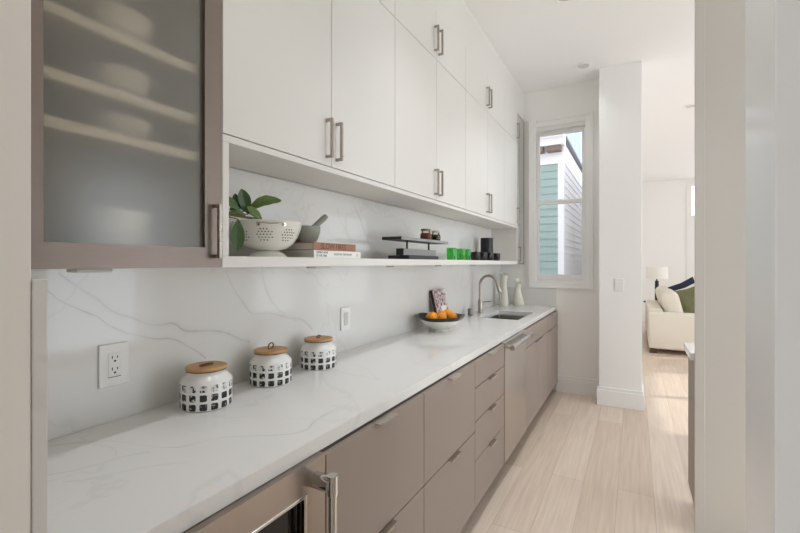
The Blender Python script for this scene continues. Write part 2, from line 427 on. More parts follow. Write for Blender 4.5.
# back wall with the window opening
WX0, WX1, WZ0, WZ1 = -0.985, -0.425, 1.185, 2.85
w = MB()
w.box(XW, WX0, YB, YB + 0.14, 0, ZC); w.box(WX1, -0.285, YB, YB + 0.14, 0, ZC)
w.box(WX0, WX1, YB, YB + 0.14, 0, WZ0); w.box(WX0, WX1, YB, YB + 0.14, WZ1, ZC)
struct(w, 'wall_back', WALL)
struct(MB().box(-0.304, 0.061, 4.561, YB + 0.14, 0, ZC, 0.003), 'wall_column', WALL)
# doorway wall the camera looks through
w = MB(); w.box(-3.2, -0.74, 0.14, 0.27, 0, ZC, 0.0015)
w.box(-0.74, 0.075, 0.15, 0.27, 2.25, ZC)
w.box(0.066, 4.4, 0.246, 0.2895, 0, ZC)
struct(w, 'wall_front', mat('doorway_paint', srgb(240, 237, 231), 0.6))
# door frame on the right: gloss jamb board, stop with eased edge, casing
j = MB()
j.box(0.0522, 0.0655, 0.2345, 0.290, 0, 2.25, 0.0008)
j.box(0.0655, 0.17, 0.2345, 0.2455, 0, 2.25, 0.0008)
struct(j, 'trim_1', JAMB)
struct(MB().box(0.270, 0.311, 2.618, 2.644, 0, ZC - 0.0005, 0.0015).box(0.311, 0.95, 2.624, 2.644, 0, ZC - 0.0005), 'trim_2', mat('panel_paint', srgb(212, 210, 205), 0.45))
struct(MB().box(0.96, 1.08, 0.2900, 1.40, 0, ZC - 0.0005), 'wall_added_shade', WALL)  # unseen wall added to dim the near cabinets, splashback and jamb
# hall behind the camera
w = MB(); w.box(-3.3, -3.2, -3.2, 0.27, 0, ZC); w.box(1.6, 1.7, -3.2, 0.246, 0, ZC)
struct(w, 'wall_hall', WALL)
w = MB(); w.box(-3.2, -2.85, -3.25, -3.15, 0, ZC); w.box(-0.65, 1.6, -3.25, -3.15, 0, ZC); w.box(-2.85, -0.65, -3.25, -3.15, 0, 0.75); w.box(-2.85, -0.65, -3.25, -3.15, 2.65, ZC)  # unseen window opening added, set left to light the right jamb
struct(w, 'wall_behind', WALL)
# right side of the house, with tall window openings
RX = 4.1
w = MB()
ops = [(1.0, 4.2, 0.1, 2.6), (5.05, 7.35, 0.25, 2.65), (8.15, 10.45, 0.25, 2.65)]  # first opening is unseen, made full height to throw light onto the ceiling
ycur = 0.2895
for (a, b_, z0, z1) in ops:
    w.box(RX, RX + 0.14, ycur, a, 0, ZC); w.box(RX, RX + 0.14, a, b_, 0, z0); w.box(RX, RX + 0.14, a, b_, z1, ZC); ycur = b_
w.box(RX, RX + 0.14, ycur, 11.7, 0, ZC)
struct(w, 'wall_right', WALL)
for k, (a, b_, z0, z1) in enumerate(ops):
    f = MB(); t = 0.06
    f.box(RX - 0.01, RX + 0.10, a, a + t, z0, z1); f.box(RX - 0.01, RX + 0.10, b_ - t, b_, z0, z1)
    f.box(RX - 0.01, RX + 0.10, a + t, b_ - t, z0, z0 + t); f.box(RX - 0.01, RX + 0.10, a + t, b_ - t, z1 - t, z1)
    f.box(RX + 0.01, RX + 0.08, (a + b_) / 2 - 0.04, (a + b_) / 2 + 0.04, z0 + t, z1 - t)
    struct(f, 'window_%d' % (k + 2), TRIM)
# living room far and left walls
FY = 11.5
w = MB(); w.box(-0.3, 1.42, FY, FY + 0.14, 0, 2.40); w.box(-0.3, 1.12, FY, FY + 0.14, 2.40, 3.12); w.box(-0.3, 4.1, FY, FY + 0.14, 3.12, ZC)
w.box(3.05, 4.1, FY, FY + 0.14, 0, 3.12); w.box(1.42, 3.05, FY, FY + 0.14, 2.30, 2.40); w.box(1.42, 3.05, FY, FY + 0.14, 0, 0.25)
struct(w, 'wall_far', WALL)
struct(MB().box(-0.44, -0.304, YB + 0.14, FY + 0.14, 0, ZC), 'wall_living', WALL)
f = MB(); f.box(1.02, 1.12, FY - 0.03, FY, 0, 3.2, 0.004); f.box(1.12, 1.40, FY - 0.02, FY, 0, 2.36, 0.004); f.box(1.12, 3.1, FY - 0.03, FY + 0.06, 3.1, 3.2); f.box(1.12, 3.1, FY - 0.03, FY + 0.06, 2.36, 2.44)
f.box(1.40, 1.46, FY - 0.03, FY + 0.05, 0.25, 2.36); f.box(3.02, 3.1, FY - 0.03, FY + 0.05, 0.2, 3.1); f.box(2.2, 2.26, FY, FY + 0.05, 0.25, 3.1)
struct(f, 'window_5', TRIM)

# baseboards: board with a stepped cap
def baseboard(name, segs):
    b = MB()
    for (x0, x1, y0, y1, dx, dy) in segs:
        b.box(x0, x1, y0, y1, 0.0, 0.145)
        b.box(x0 + (0.006 if dx < 0 else 0), x1 - (0.006 if dx > 0 else 0), y0 + (0.006 if dy < 0 else 0), y1, 0.145, 0.172)
    struct(b, name, TRIM)
baseboard('baseboard_back', [(-0.738, -0.322, YB - 0.018, YB - 0.0005, 0, -1)])
b = MB(); b.box(-0.322, 0.079, 4.541, 4.5605, 0, 0.15, 0.002); b.box(-0.314, 0.071, 4.549, 4.5605, 0.15, 0.178, 0.002)
b.box(0.0615, 0.079, 4.5615, YB + 0.14, 0, 0.15, 0.002); b.box(0.0615, 0.071, 4.5615, YB + 0.14, 0.15, 0.178, 0.002)
b.box(-0.322, -0.3045, 4.5615, YB - 0.0005, 0, 0.15, 0.002); b.box(-0.314, -0.3045, 4.5615, YB - 0.0005, 0.15, 0.178, 0.002)
struct(b, 'baseboard_column', TRIM)
baseboard('baseboard_far', [(-0.3, 1.01, FY - 0.018, FY - 0.0005, 0, -1)])

# soffit strip above the wall cabinets and the fillers
struct(MB().box(XW + 0.0005, UX - 0.004, 0.2705, YB - 0.0005, 2.958, ZC - 0.0005), 'trim_3', WHITE_CAB)

# ------------------------------------------------------------------ window over the sink end
wi = MB()
c0, c1, zb, zt = -1.022, -0.372, 1.105, 2.948
wi.box(c0, -0.945, YB - 0.022, YB - 0.0005, zb, zt, 0.003)
wi.box(-0.450, c1, YB - 0.022, YB - 0.0005, zb, zt, 0.003)
wi.box(-0.945, -0.450, YB - 0.022, YB - 0.0005, 2.86, zt, 0.003)
wi.box(-0.945, -0.450, YB - 0.022, YB - 0.0005, zb, 1.175, 0.003)
wi.box(c0 - 0.0, -0.945, YB - 0.034, YB - 0.022, zb, zt, 0.003); 
wi.box(-0.398, c1, YB - 0.034, YB - 0.022, zb, zt, 0.003); wi.box(-0.945, -0.398, YB - 0.034, YB - 0.022, 2.915, zt, 0.003); wi.box(-0.945, -0.398, YB - 0.030, YB - 0.022, zb, 1.128, 0.003)
wi.box(WX0 + 0.001, -0.955, YB, YB + 0.12, WZ0 + 0.001, WZ1 - 0.001); wi.box(-0.452, WX1 - 0.001, YB, YB + 0.12, WZ0 + 0.001, WZ1 - 0.001)
wi.box(-0.955, -0.452, YB, YB + 0.12, WZ1 - 0.025, WZ1 - 0.001); wi.box(-0.955, -0.452, YB, YB + 0.12, WZ0 + 0.001, WZ0 + 0.012)
wroot = struct(wi, 'window_1', TRIM)
def sash(z0, z1, y0, y1, top, bot):
    s = MB(); x0, x1 = -0.954, -0.453; st = 0.034
    s.box(x0, x0 + st, y0, y1, z0, z1, 0.003); s.box(x1 - st, x1, y0, y1, z0, z1, 0.003)
    s.box(x0 + st, x1 - st, y0, y1, z1 - top, z1, 0.003); s.box(x0 + st, x1 - st, y0, y1, z0, z0 + bot, 0.003)
    so = s.build('sash', TRIM, wroot)
    MB().box(x0 + st, x1 - st, (y0 + y1) / 2 - 0.002, (y0 + y1) / 2 + 0.002, z0 + bot, z1 - top).build('pane', GLASSW, so)
    return so
sash(2.025, 2.824, YB + 0.055, YB + 0.085, 0.045, 0.04)
sash(1.198, 2.058, YB + 0.018, YB + 0.048, 0.042, 0.055)
MB().box(-0.715, -0.685, YB + 0.0, YB + 0.018, 2.045, 2.065, 0.003).build('sash_lock', TRIM, wroot)

# ------------------------------------------------------------------ neighbouring house outside the window
HX, HY = -0.985, 7.0
nh = thing('neighbour_house', 'teal and white clapboard house seen through the sash window', 'house', (HX - 1.2, HY + 2, 0))
def clap(axis, a0, a1, face, z0, z1, ex, sgn):
    m_ = MB(); z = z0
    while z < z1:
        zz = min(z + ex, z1)
        if axis == 'x':   # boards run along x, face looks to -y
            m_.prism([(face, z), (face - 0.02, z), (face - 0.006, zz), (face, zz)], 'x', a0, a1)
        else:             # boards run along y, face looks to +x
            m_.prism([(face, z), (face + 0.02, z), (face + 0.006, zz), (face, zz)], 'y', a0, a1)
        z = zz
    return m_
clap('x', HX - 2.4, HX - 0.06, HY, 0.7, 2.93, 0.118, -1).build('front_siding', TEAL, nh)
clap('y', HY + 0.02, HY + 5, HX, 0.0, 3.30, 0.118, 1).build('side_siding', SIDEW, nh)
MB().box(HX - 0.06, HX + 0.03, HY - 0.035, HY + 0.02, 1.2, 2.93).box(HX - 0.02, HX + 0.03, HY + 0.02, HY + 0.07, 1.2, 3.3).build('corner_board', WHITEX, nh)
MB().box(HX - 2.4, HX - 0.05, HY, HY + 5, 0.0, 3.3).build('wall', SIDEW, nh)
MB().box(HX - 2.4, HX + 0.03, HY - 0.04, HY, 2.93, 3.34).build('frieze', WHITEX, nh)
for k in range(7): MB().box(HX - 0.21 - k * 0.26, HX + 0.0 - k * 0.26, HY - 0.16, HY - 0.04, 3.10, 3.19, 0.004).build('corbel', BROWNX, nh)
ev = MB()
for (z0, z1, p) in ((3.19, 3.24, 0.18), (3.24, 3.30, 0.14), (3.30, 3.36, 0.24), (3.36, 3.44, 0.28)): ev.box(HX - 2.4, HX + 0.05, HY - p, HY + 0.0, z0, z1, 0.006)
ev.build('cornice', WHITEX, nh)
MB().box(HX - 2.4, HX + 0.07, HY + 0.001, HY + 5, 3.301, 3.34).build('roof', SLATER, nh)
MB().box(HX - 2.6, HX - 0.5, HY - 0.9, HY + 0.0, 0.55, 0.69).build('lower_roof', SLATER, nh)
th = thing('far_building', 'pale blue sided building beyond the neighbouring house roof', 'building', (-0.9, 15, 0))
b = MB(); b.box(-3.2, 0.2, 14.0, 17, 0, 8.5); b.build('wall', mat('pale_blue_siding', srgb(200, 210, 226), 0.8), th)
b = MB()
for k in range(16): b.box(-3.2 + k * 0.22, -3.17 + k * 0.22, 13.97, 14.0, 0, 8.5)
b.build('battens', mat('batten_paint', srgb(226, 230, 238), 0.8), th)
struct(MB().box(-9, -0.5, 4.96, 22, -0.3, -0.12), 'ground', mat('outside_paving', srgb(160, 158, 152), 0.9))

# ------------------------------------------------------------------ splashback and worktop
sp = MB()
sp.box(XW + 0.0005, -1.345, 0.29, YB - 0.0005, 0.9145, 1.742)
sp.box(-1.3445, -0.741, YB - 0.016, YB - 0.0005, 0.9145, 1.103)
sp.build('splashback', SPLASH, label='white grey-veined stone splashback running along the wall behind the worktop', category='splashback')
MB().box(-1.358, -0.738, 0.2705, 0.2885, 0.60, 1.357, 0.0016, 2).build('side_splash', SPLASH, label='upright stone end slab at the left end of the worktop', category='splashback')

SX0, SX1, SY0, SY1 = -1.165, -0.83, 3.49, 4.10
wt = MB()
CF = -0.740; T0, T1 = 0.876, 0.914
wt.box(-1.3445, CF, 0.2895, SY0, T0, T1); wt.box(-1.3445, CF, SY1, YB - 0.0165, T0, T1)
wt.box(-1.3445, SX0, SY0, SY1, T0, T1); wt.box(SX1, CF, SY0, SY1, T0, T1)
wt.build('worktop', WORKTOP, label='long white veined stone worktop over the taupe base cabinets', category='worktop')

# ------------------------------------------------------------------ hardware builders
def bar_pull(parent, x, y, z0, z1):
    """square section upright pull standing off a door face at x (face looks to +x)"""
    m_ = MB(); s = 0.0055; so = 0.032
    m_.box(x + so - 2 * s, x + so, y - s, y + s, z0, z1, 0.0012)
    m_.box(x, x + so - 2 * s, y - s, y + s, z0, z0 + 2 * s, 0.0008); m_.box(x, x + so - 2 * s, y - s, y + s, z1 - 2 * s, z1, 0.0008)
    return m_.build('handle', NICKEL, parent)
def tab_pull(parent, x, yc, ztop, L=0.112):
    m_ = MB()
    m_.box(x - 0.012, x + 0.020, yc - L / 2, yc + L / 2, ztop, ztop + 0.0025, 0.0006)
    m_.box(x + 0.0175, x + 0.020, yc - L / 2, yc + L / 2, ztop - 0.008, ztop, 0.0006)
    return m_.build('pull_tab', NICKEL, parent)

# ------------------------------------------------------------------ wall cabinets
U0, UW = 0.849, 0.520
Z_D, Z_M, Z_T = 1.766, 2.639, 2.956
def wall_cabinet(y0, y1, handles, label):
    t = thing('wall_cabinet', label, 'cabinet', (XW + 0.13, (y0 + y1) / 2, Z_D), 'white wall cabinets above the open shelf')
    MB().box(XW + 0.001, UX - 0.021, y0 + 0.0006, y1 - 0.0006, Z_D + 0.0005, Z_T).build('body', WHITE_CAB, t)
    n = len(handles); w_ = (y1 - y0) / n
    for k, side in enumerate(handles):
        a = y0 + k * w_ + 0.0015; c = y0 + (k + 1) * w_ - 0.0015
        for (z0, z1, h0, h1) in ((Z_D + 0.003, Z_M - 0.0015, 1.797, 1.954), (Z_M + 0.0015, Z_T - 0.002, 2.677, 2.834)):
            d = MB().box(UX - 0.020, UX, a, c, z0, z1, 0.0012).build('door', WHITE_CAB, t)
            bar_pull(d, UX, (c - 0.030) if side == 'r' else (a + 0.030), h0, h1)
    return t
wall_cabinet(U0, U0 + 2 * UW, 'rl', 'white double-door wall cabinet next to the frosted glass cabinet, nearest of the white ones')
wall_cabinet(U0 + 2 * UW, U0 + 4 * UW, 'rl', 'white double-door wall cabinet above the black tiered stand second from the frosted cabinet')
wall_cabinet(U0 + 4 * UW, U0 + 6 * UW, 'rl', 'white double-door wall cabinet above the black cups, third from the frosted cabinet')
YE = U0 + 7 * UW
wall_cabinet(U0 + 6 * UW, YE, 'r', 'narrow white single-door wall cabinet farthest along, before the window end')

# open shelf under them
os_ = thing('open_shelf', 'long white open shelf niche under the wall cabinets holding colander, books and cups', 'shelf', (-1.2, (U0 + YE) / 2, 1.366))
ZS = 1.400
MB().box(-1.3445, UX, U0 + 0.0005, YE - 0.0005, 1.366, ZS, 0.0012).build('bottom_board', WHITE_CAB, os_)
MB().box(-1.3445, UX, U0 + 0.0005, YE - 0.0005, 1.744, 1.7655, 0.0012).build('top_board', WHITE_CAB, os_)
MB().box(-1.3445, UX, U0 + 0.0005, U0 + 0.024, ZS + 0.0003, 1.7437, 0.0012).build('side_panel', WHITE_CAB, os_)
MB().box(-1.3445, UX, YE - 0.024, YE - 0.0005, ZS + 0.0003, 1.7437, 0.0012).build('side_panel', WHITE_CAB, os_)

# slim lights under the shelf
def shelf_light(y0, y1, label, z=1.3655):
    return MB().box(-1.20, -1.15, y0, y1, z - 0.009, z - 0.0003, 0.002).build('under_cabinet_light', GREYPL, label=label, category='light', origin=(-1.175, (y0 + y1) / 2, z - 0.005))
shelf_light(0.505, 0.585, 'small white light bar under the frosted glass cabinet at left')
shelf_light(1.36, 1.46, 'slim light bar under the shelf below the two stacked books')
shelf_light(2.01, 2.13, 'slim light bar under the shelf below the black tiered stand')
shelf_light(2.66, 2.80, 'slim light bar under the shelf below the green glasses')
shelf_light(3.38, 3.50, 'slim light bar under the shelf below the black cups')

# ------------------------------------------------------------------ glass-fronted cabinets at both ends
def glass_cabinet(y0, y1, dy0, dy1, hand_y, label, z1=Z_T, shelves=True, fw=0.057, fm=None, pm=None):
    z0 = 1.366
    t = thing('glass_cabinet', label, 'cabinet', (-1.22, (y0 + y1) / 2, z0))
    b = MB(); xi = UX - 0.026
    b.box(-1.3445, xi, y0, y0 + 0.02, z0, z1); b.box(-1.3445, xi, y1 - 0.02, y1, z0, z1)
    b.box(-1.3445, xi, y0 + 0.02, y1 - 0.02, z0, z0 + 0.02); b.box(-1.3445, xi, y0 + 0.02, y1 - 0.02, z1 - 0.02, z1)
    b.box(-1.3445, -1.335, y0 + 0.02, y1 - 0.02, z0 + 0.02, z1 - 0.02, mi=1)
    if dy0 > y0 + 0.01: b.box(xi, UX, y0, dy0 - 0.002, z0, z1, mi=0)
    b.box(-1.334, xi - 0.02, y0 + 0.0201, y0 + 0.026, z0 + 0.02, z1 - 0.02, mi=1); b.box(-1.334, xi - 0.02, y1 - 0.026, y1 - 0.0201, z0 + 0.02, z1 - 0.02, mi=1); b.box(-1.334, xi - 0.02, y0 + 0.026, y1 - 0.026, z0 + 0.0201, z0 + 0.024, mi=1)
    b.build('body', [WHITE_CAB, OLIVE], t)
    if shelves:
        for zz in (1.678, 1.784, 1.926):
            s = MB(); s.box(-1.333, -1.13, y0 + 0.027, y1 - 0.027, zz, zz + 0.019, mi=0); s.box(-1.13, -1.108, y0 + 0.027, y1 - 0.027, zz - 0.003, zz + 0.021, mi=1)
            s.build('shelf', [OLIVE, SHELFEDGE], t)
    d = MB(); x0, x1 = UX - 0.024, UX
    def mitre(p): d.prism(p, 'x', x0, x1)
    a, c, e, g = dy0 + 0.001, dy1 - 0.0015, z0 + 0.001, z1 - 0.002
    mitre([(a, e), (c, e), (c - fw, e + fw), (a + fw, e + fw)]); mitre([(a, g), (a + fw, g - fw), (c - fw, g - fw), (c, g)])
    mitre([(a, e), (a + fw, e + fw), (a + fw, g - fw), (a, g)]); mitre([(c, e), (c, g), (c - fw, g - fw), (c - fw, e + fw)])
    do = d.build('door', fm or BRONZE, t)
    MB().box(UX - (0.017 if pm is None else 0.008), UX - (0.011 if pm is None else 0.002), a + fw - 0.004, c - fw + 0.004, e + fw - 0.004, g - fw + 0.004).build('frosted_pane' if pm is None else 'reflective_pane', pm or FROST, do)
    bar_pull(do, UX, hand_y, 1.393, 1.550)
    return t
glass_cabinet(0.2895, U0, 0.354, U0, U0 - 0.030, 'tall wall cabinet with dark frosted glass door in a metal frame, large at the left')
glass_cabinet(YE, YB - 0.0165, YE, YB - 0.017, YE + 0.030, 'narrow metal-framed reflective glass wall cabinet at the far end beside the window', shelves=False, fw=0.018, fm=NICKEL, pm=mat('mirror_glass', srgb(236, 238, 238), 0.02, 1.0))

for (z_, r_, h_, lab) in ((1.3905, 0.080, 0.125, 'tall pale shape on the cabinet floor behind the frosted glass, lowest of four'), (1.6975, 0.085, 0.058, 'pale dish on the lowest shelf blurred behind the frosted glass'), (1.8035, 0.085, 0.075, 'pale dish on the middle shelf blurred behind the frosted glass'), (1.9455, 0.085, 0.085, 'pale dish on the upper shelf blurred behind the frosted glass')):
    c_ = (-1.212, 0.625, z_ + 0.0003)
    MB().lathe([(0, 0), (r_ * 0.6, 0), (r_ * 0.68, h_ * 0.1), (r_, h_ * 0.96), (r_ * 0.98, h_), (r_ * 0.93, h_ * 0.96), (r_ * 0.6, h_ * 0.2), (0, h_ * 0.16)], c_, 36).build('dish', DISHW, label=lab, category='dish', group='dishes behind the frosted glass', origin=c_)

# ------------------------------------------------------------------ base cabinets
DB, DT = 0.104, 0.868
def carcass(t, y0, y1, hollow=False):
    b = MB(); x1 = FX - 0.0205
    if hollow:
        b.box(-1.344, x1, y0 + 0.0005, y0 + 0.018, DB, 0.875); b.box(-1.344, x1, y1 - 0.018, y1 - 0.0005, DB, 0.875)
        b.box(-1.344, x1, y0 + 0.018, y1 - 0.018, DB, DB + 0.018); b.box(-1.344, -1.33, y0 + 0.018, y1 - 0.018, DB + 0.018, 0.875); b.box(x1 - 0.018, x1, y0 + 0.018, y1 - 0.018, 0.80, 0.8755)
    else: b.box(-1.344, x1, y0 + 0.0005, y1 - 0.0005, DB, 0.8755)
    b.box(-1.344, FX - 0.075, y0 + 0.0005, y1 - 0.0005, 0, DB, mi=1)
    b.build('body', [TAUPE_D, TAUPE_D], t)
def front(t, name, y0, y1, z0, z1, pull=None):
    d = MB().box(FX - 0.020, FX, y0 + 0.0021, y1 - 0.0021, z0 + 0.0021, z1 - 0.0021, 0.0010).build(name, TAUPE, t)
    if pull is not None: tab_pull(d, FX, pull, z1 - 0.0021)
    return d
def base(y0, y1, label, cat='cabinet'):
    return thing('base_cabinet', label, cat, (-1.04, (y0 + y1) / 2, 0), 'taupe base cabinets')
B = [0.29, 0.896, 1.500, 2.107, 2.670, 3.280, 4.194, 4.795]
for (a, c, lab) in ((B[1], B[2], 'taupe two-drawer base cabinet right beside the wine fridge, nearest of the drawers'), (B[2], B[3], 'taupe two-drawer base cabinet between the nearest two-drawer unit and the four-drawer unit')):
    t = base(a, c, lab); carcass(t, a, c)
    front(t, 'drawer', a, c, 0.505, DT, (a + c) / 2); front(t, 'drawer', a, c, DB, 0.505, (a + c) / 2)
a, c = B[3], B[4]
t = base(a, c, 'taupe base cabinet with four stacked drawers, left of the steel dishwasher'); carcass(t, a, c)
for z0, z1 in ((0.729, DT), (0.553, 0.729), (0.349, 0.553), (DB, 0.349)): front(t, 'drawer', a, c, z0, z1, (a + c) / 2)
a, c = B[5], B[6]; m_ = (a + c) / 2
t = base(a, c, 'taupe double-door base cabinet under the sink, right of the dishwasher'); carcass(t, a, c, True)
front(t, 'false_front', a, c, 0.727, DT)
front(t, 'door', a, m_, DB, 0.727, m_ - 0.075); front(t, 'door', m_, c, DB, 0.727, m_ + 0.075)
a, c = B[6], B[7]
t = base(a, c, 'taupe drawer-and-door base cabinet at the far end of the run by the back wall'); carcass(t, a, c)
front(t, 'drawer', a, c, 0.727, DT, (a + c) / 2); front(t, 'door', a, c, DB, 0.727, a + 0.085)

# dishwasher
dw = thing('dishwasher', 'stainless steel dishwasher with a round bar handle between taupe cabinets', 'dishwasher', (-1.04, (B[4] + B[5]) / 2, 0))
MB().box(-1.344, FX - 0.03, B[4] + 0.002, B[5] - 0.002, DB, 0.874).box(-1.344, FX - 0.075, B[4] + 0.002, B[5] - 0.002, 0, DB).build('body', DARK, dw)
MB().box(FX - 0.0295, FX + 0.004, B[4] + 0.003, B[5] - 0.003, DB + 0.004, 0.872, 0.003, 2).build('door', STEEL, dw)
hb = MB(); hx = FX + 0.046; hz = 0.842
hb.tube([(hx, B[4] + 0.025, hz), (hx, B[5] - 0.025, hz)], 0.0140, 24)
for yy in (B[4] + 0.045, B[5] - 0.045):
    hb.tube([(FX + 0.004, yy, hz), (hx, yy, hz)], 0.013, 18)
hb.tube([(hx, B[4] + 0.014, hz), (hx, B[4] + 0.066, hz)], 0.0170, 24); hb.tube([(hx, B[5] - 0.066, hz), (hx, B[5] - 0.014, hz)], 0.0170, 24)
hb.build('handle', STEEL_P, dw)

# wine fridge at the near end
wf = thing('wine_fridge', 'under-counter fridge with steel framed dark glass door and upright tube handle', 'fridge', (-1.04, 0.593, 0))
MB().box(-1.344, FX - 0.03, 0.2955, B[1] - 0.004, 0.02, 0.872).build('body', DARK, wf)
for (y_, x_) in ((0.33, -1.3), (0.86, -1.3), (0.33, -0.80), (0.86, -0.80)): MB().lathe([(0, 0), (0.018, 0), (0.018, 0.0199), (0, 0.0199)], (x_, y_, 0), 14).build('foot', BLACKM, wf)
d = MB(); fx0, fx1 = FX - 0.029, FX + 0.002; ya, yb, za, zb_ = 0.2965, B[1] - 0.005, 0.06, 0.8745; fw = 0.082
for P_ in ([(ya, za), (yb, za), (yb, za + fw), (ya, za + fw)], [(ya, zb_ - fw), (yb, zb_ - fw), (yb, zb_), (ya, zb_)], [(ya, za + fw), (ya + fw, za + fw), (ya + fw, zb_ - fw), (ya, zb_ - fw)], [(yb - fw, za + fw), (yb, za + fw), (yb, zb_ - fw), (yb - fw, zb_ - fw)]):
    d.box(fx0, fx1, P_[0][0], P_[1][0], P_[0][1], P_[2][1])
do = d.build('door', brushed('steel_dim_reflect', srgb(160, 150, 141), 0.30, (90, 5, 260)), wf)  # steel base darkened to stand in for dim warm reflections
bz = MB(); i0, i1, i2, i3 = ya + fw, yb - fw, za + fw, zb_ - fw; bw = 0.010
bz.box(fx1 - 0.010, fx1 + 0.003, i0 - bw, i0, i2 - bw, i3 + bw, 0.003, 2); bz.box(fx1 - 0.010, fx1 + 0.003, i1, i1 + bw, i2 - bw, i3 + bw, 0.003, 2)
bz.box(fx1 - 0.010, fx1 + 0.003, i0, i1, i3, i3 + bw, 0.003, 2); bz.box(fx1 - 0.010, fx1 + 0.003, i0, i1, i2 - bw, i2, 0.003, 2)
bz.build('glass_bezel', STEEL_P, do)
MB().box(fx0 + 0.006, fx1 - 0.012, i0, i1, i2, i3).build('dark_pane', BLACKG, do)
hh = MB(); hx, hy = FX + 0.058, B[1] - 0.045
hh.tube([(hx, hy, 0.10), (hx, hy, 0.842)], 0.0115, 22)
for z0, z1 in ((0.797, 0.846), (0.095, 0.144)):
    hh.tube([(hx, hy, z0), (hx, hy, z1)], 0.0142, 22)
    hh.tube([(fx1, hy, (z0 + z1) / 2), (hx - 0.006, hy, (z0 + z1) / 2)], 0.0205, 24)
hh.build('handle', STEEL_P, do)

# ------------------------------------------------------------------ sink, faucet, button
sk = MB(); r0 = [(SX0 - 0.004, SX1 + 0.004), (SY0 - 0.004, SY1 + 0.004)]
def ring(x0, x1, y0, y1, z, rad, n=6):
    pts = []
    for (cx, cy, a0) in ((x1 - rad, y1 - rad, 0), (x0 + rad, y1 - rad, 90), (x0 + rad, y0 + rad, 180), (x1 - rad, y0 + rad, 270)):
        for i in range(n + 1):
            a = math.radians(a0 + 90 * i / n); pts.append((cx + rad * math.cos(a), cy + rad * math.sin(a), z))
    return pts
levels = [ring(SX0 - 0.02, SX1 + 0.02, SY0 - 0.02, SY1 + 0.02, 0.8755, 0.03), ring(SX0 - 0.003, SX1 + 0.003, SY0 - 0.003, SY1 + 0.003, 0.8755, 0.02), ring(SX0 - 0.002, SX1 + 0.002, SY0 - 0.002, SY1 + 0.002, 0.67, 0.025), ring(SX0 + 0.02, SX1 - 0.02, SY0 + 0.02, SY1 - 0.02, 0.655, 0.03)]
bm = sk.bm; vr = [[bm.verts.new(p) for p in L] for L in levels]
for A, Bq in zip(vr, vr[1:]):
    for i in range(len(A)): 
        f = bm.faces.new((A[i], Bq[i], Bq[(i + 1) % len(A)], A[(i + 1) % len(A)])); f.smooth = True
bm.faces.new(vr[-1])
bmesh.ops.recalc_face_normals(bm, faces=bm.faces[:])
sink = sk.build('sink', SINKST, label='rectangular undermount stainless sink set into the far worktop', category='sink')
MB().lathe([(0, 0.6555), (0.036, 0.6555), (0.042, 0.658), (0.04, 0.6605), (0.02, 0.6575), (0, 0.657)], (-1.0, 3.8, 0), 28).build('drain', STEEL_P, sink)

fx, fy = -1.262, 3.83
fa = thing('faucet', 'brushed steel gooseneck pull-down faucet behind the sink', 'faucet', (fx, fy, 0.914))
MB().lathe([(0, 0), (0.027, 0), (0.027, 0.006), (0.022, 0.010), (0.022, 0.115), (0.018, 0.125), (0, 0.125)], (fx, fy, 0.9142), 28).build('body', NICKEL, fa)
path = [(fx, fy, 1.035), (fx, fy, 1.10), (fx, fy, 1.175)]
R_ = 0.080
for i in range(0, 15):
    a = PI - i / 14 * (PI * 0.93); path.append((fx + R_ + R_ * math.cos(a), fy, 1.180 + R_ * math.sin(a)))
MB().tube(path, 0.0135, 18).build('spout', NICKEL, fa)
e = Vector(path[-1]); dr = (Vector(path[-1]) - Vector(path[-2])).normalized()
MB().tube([e - dr * 0.004, e + dr * 0.015, e + dr * 0.085, e + dr * 0.09], [0.0145, 0.0165, 0.0175, 0.015], 18).build('spray_head', NICKEL, fa)
MB().tube([(fx, fy + 0.018, 0.985), (fx, fy + 0.055, 0.985)], 0.016, 18).tube([(fx, fy + 0.046, 0.985), (fx + 0.004, fy + 0.052, 1.01), (fx + 0.02, fy + 0.058, 1.012), (fx + 0.085, fy + 0.06, 1.018)], [0.007, 0.007, 0.006, 0.005], 12).build('lever', NICKEL, fa)
MB().lathe([(0, 0), (0.024, 0), (0.024, 0.004), (0.021, 0.007), (0.021, 0.055), (0.018, 0.061), (0, 0.062)], (-1.28, 3.60, 0.9142), 24).build('air_switch', mat('dark_nickel', srgb(130, 124, 118), 0.35, 1.0), label='short steel cylinder on the worktop left of the faucet', category='air switch', origin=(-1.28, 3.60, 0.9142))

# ------------------------------------------------------------------ cream vases
def vase(c, prof, lean, cut, label):
    hgt = prof[-1][1]
    def wob(r, z, a):
        t = z / hgt
        return (r * (1 + 0.03 * math.sin(2 * a + 5 * t)), z + (cut * math.cos(a - 2.6) * max(0, t - 0.55) / 0.45))
    inner = [(r - 0.006, z) for r, z in prof[::-1] if z > 0.03 and r > 0.012]
    full = [(0, 0)] + prof + inner + [(0, inner[-1][1])]
    m2 = MB(); m2.lathe(full, (0, 0, 0), 36, wob=wob)
    for v in m2.bm.verts:
        t = v.co.z / hgt; v.co.x += lean[0] * math.sin(t * PI * 0.9) ; v.co.y += lean[1] * math.sin(t * PI * 0.9)
        v.co += Vector(c)
    return m2.build('vase', CREAM, label=label, category='vase', origin=c)
vase((-1.225, 4.515, 0.9143), [(0.044, 0), (0.048, 0.006), (0.046, 0.05), (0.041, 0.12), (0.035, 0.18), (0.031, 0.225), (0.031, 0.265), (0.037, 0.310), (0.043, 0.350)], (0, 0.0), 0.018, 'taller cream ceramic vase with flared mouth on the worktop by the corner')
vase((-1.105, 4.69, 0.9143), [(0.052, 0), (0.056, 0.006), (0.054, 0.04), (0.047, 0.10), (0.036, 0.16), (0.029, 0.20), (0.028, 0.235), (0.034, 0.268)], (-0.012, -0.016), 0.030, 'shorter cream ceramic vase with slanted mouth, nearest the window')

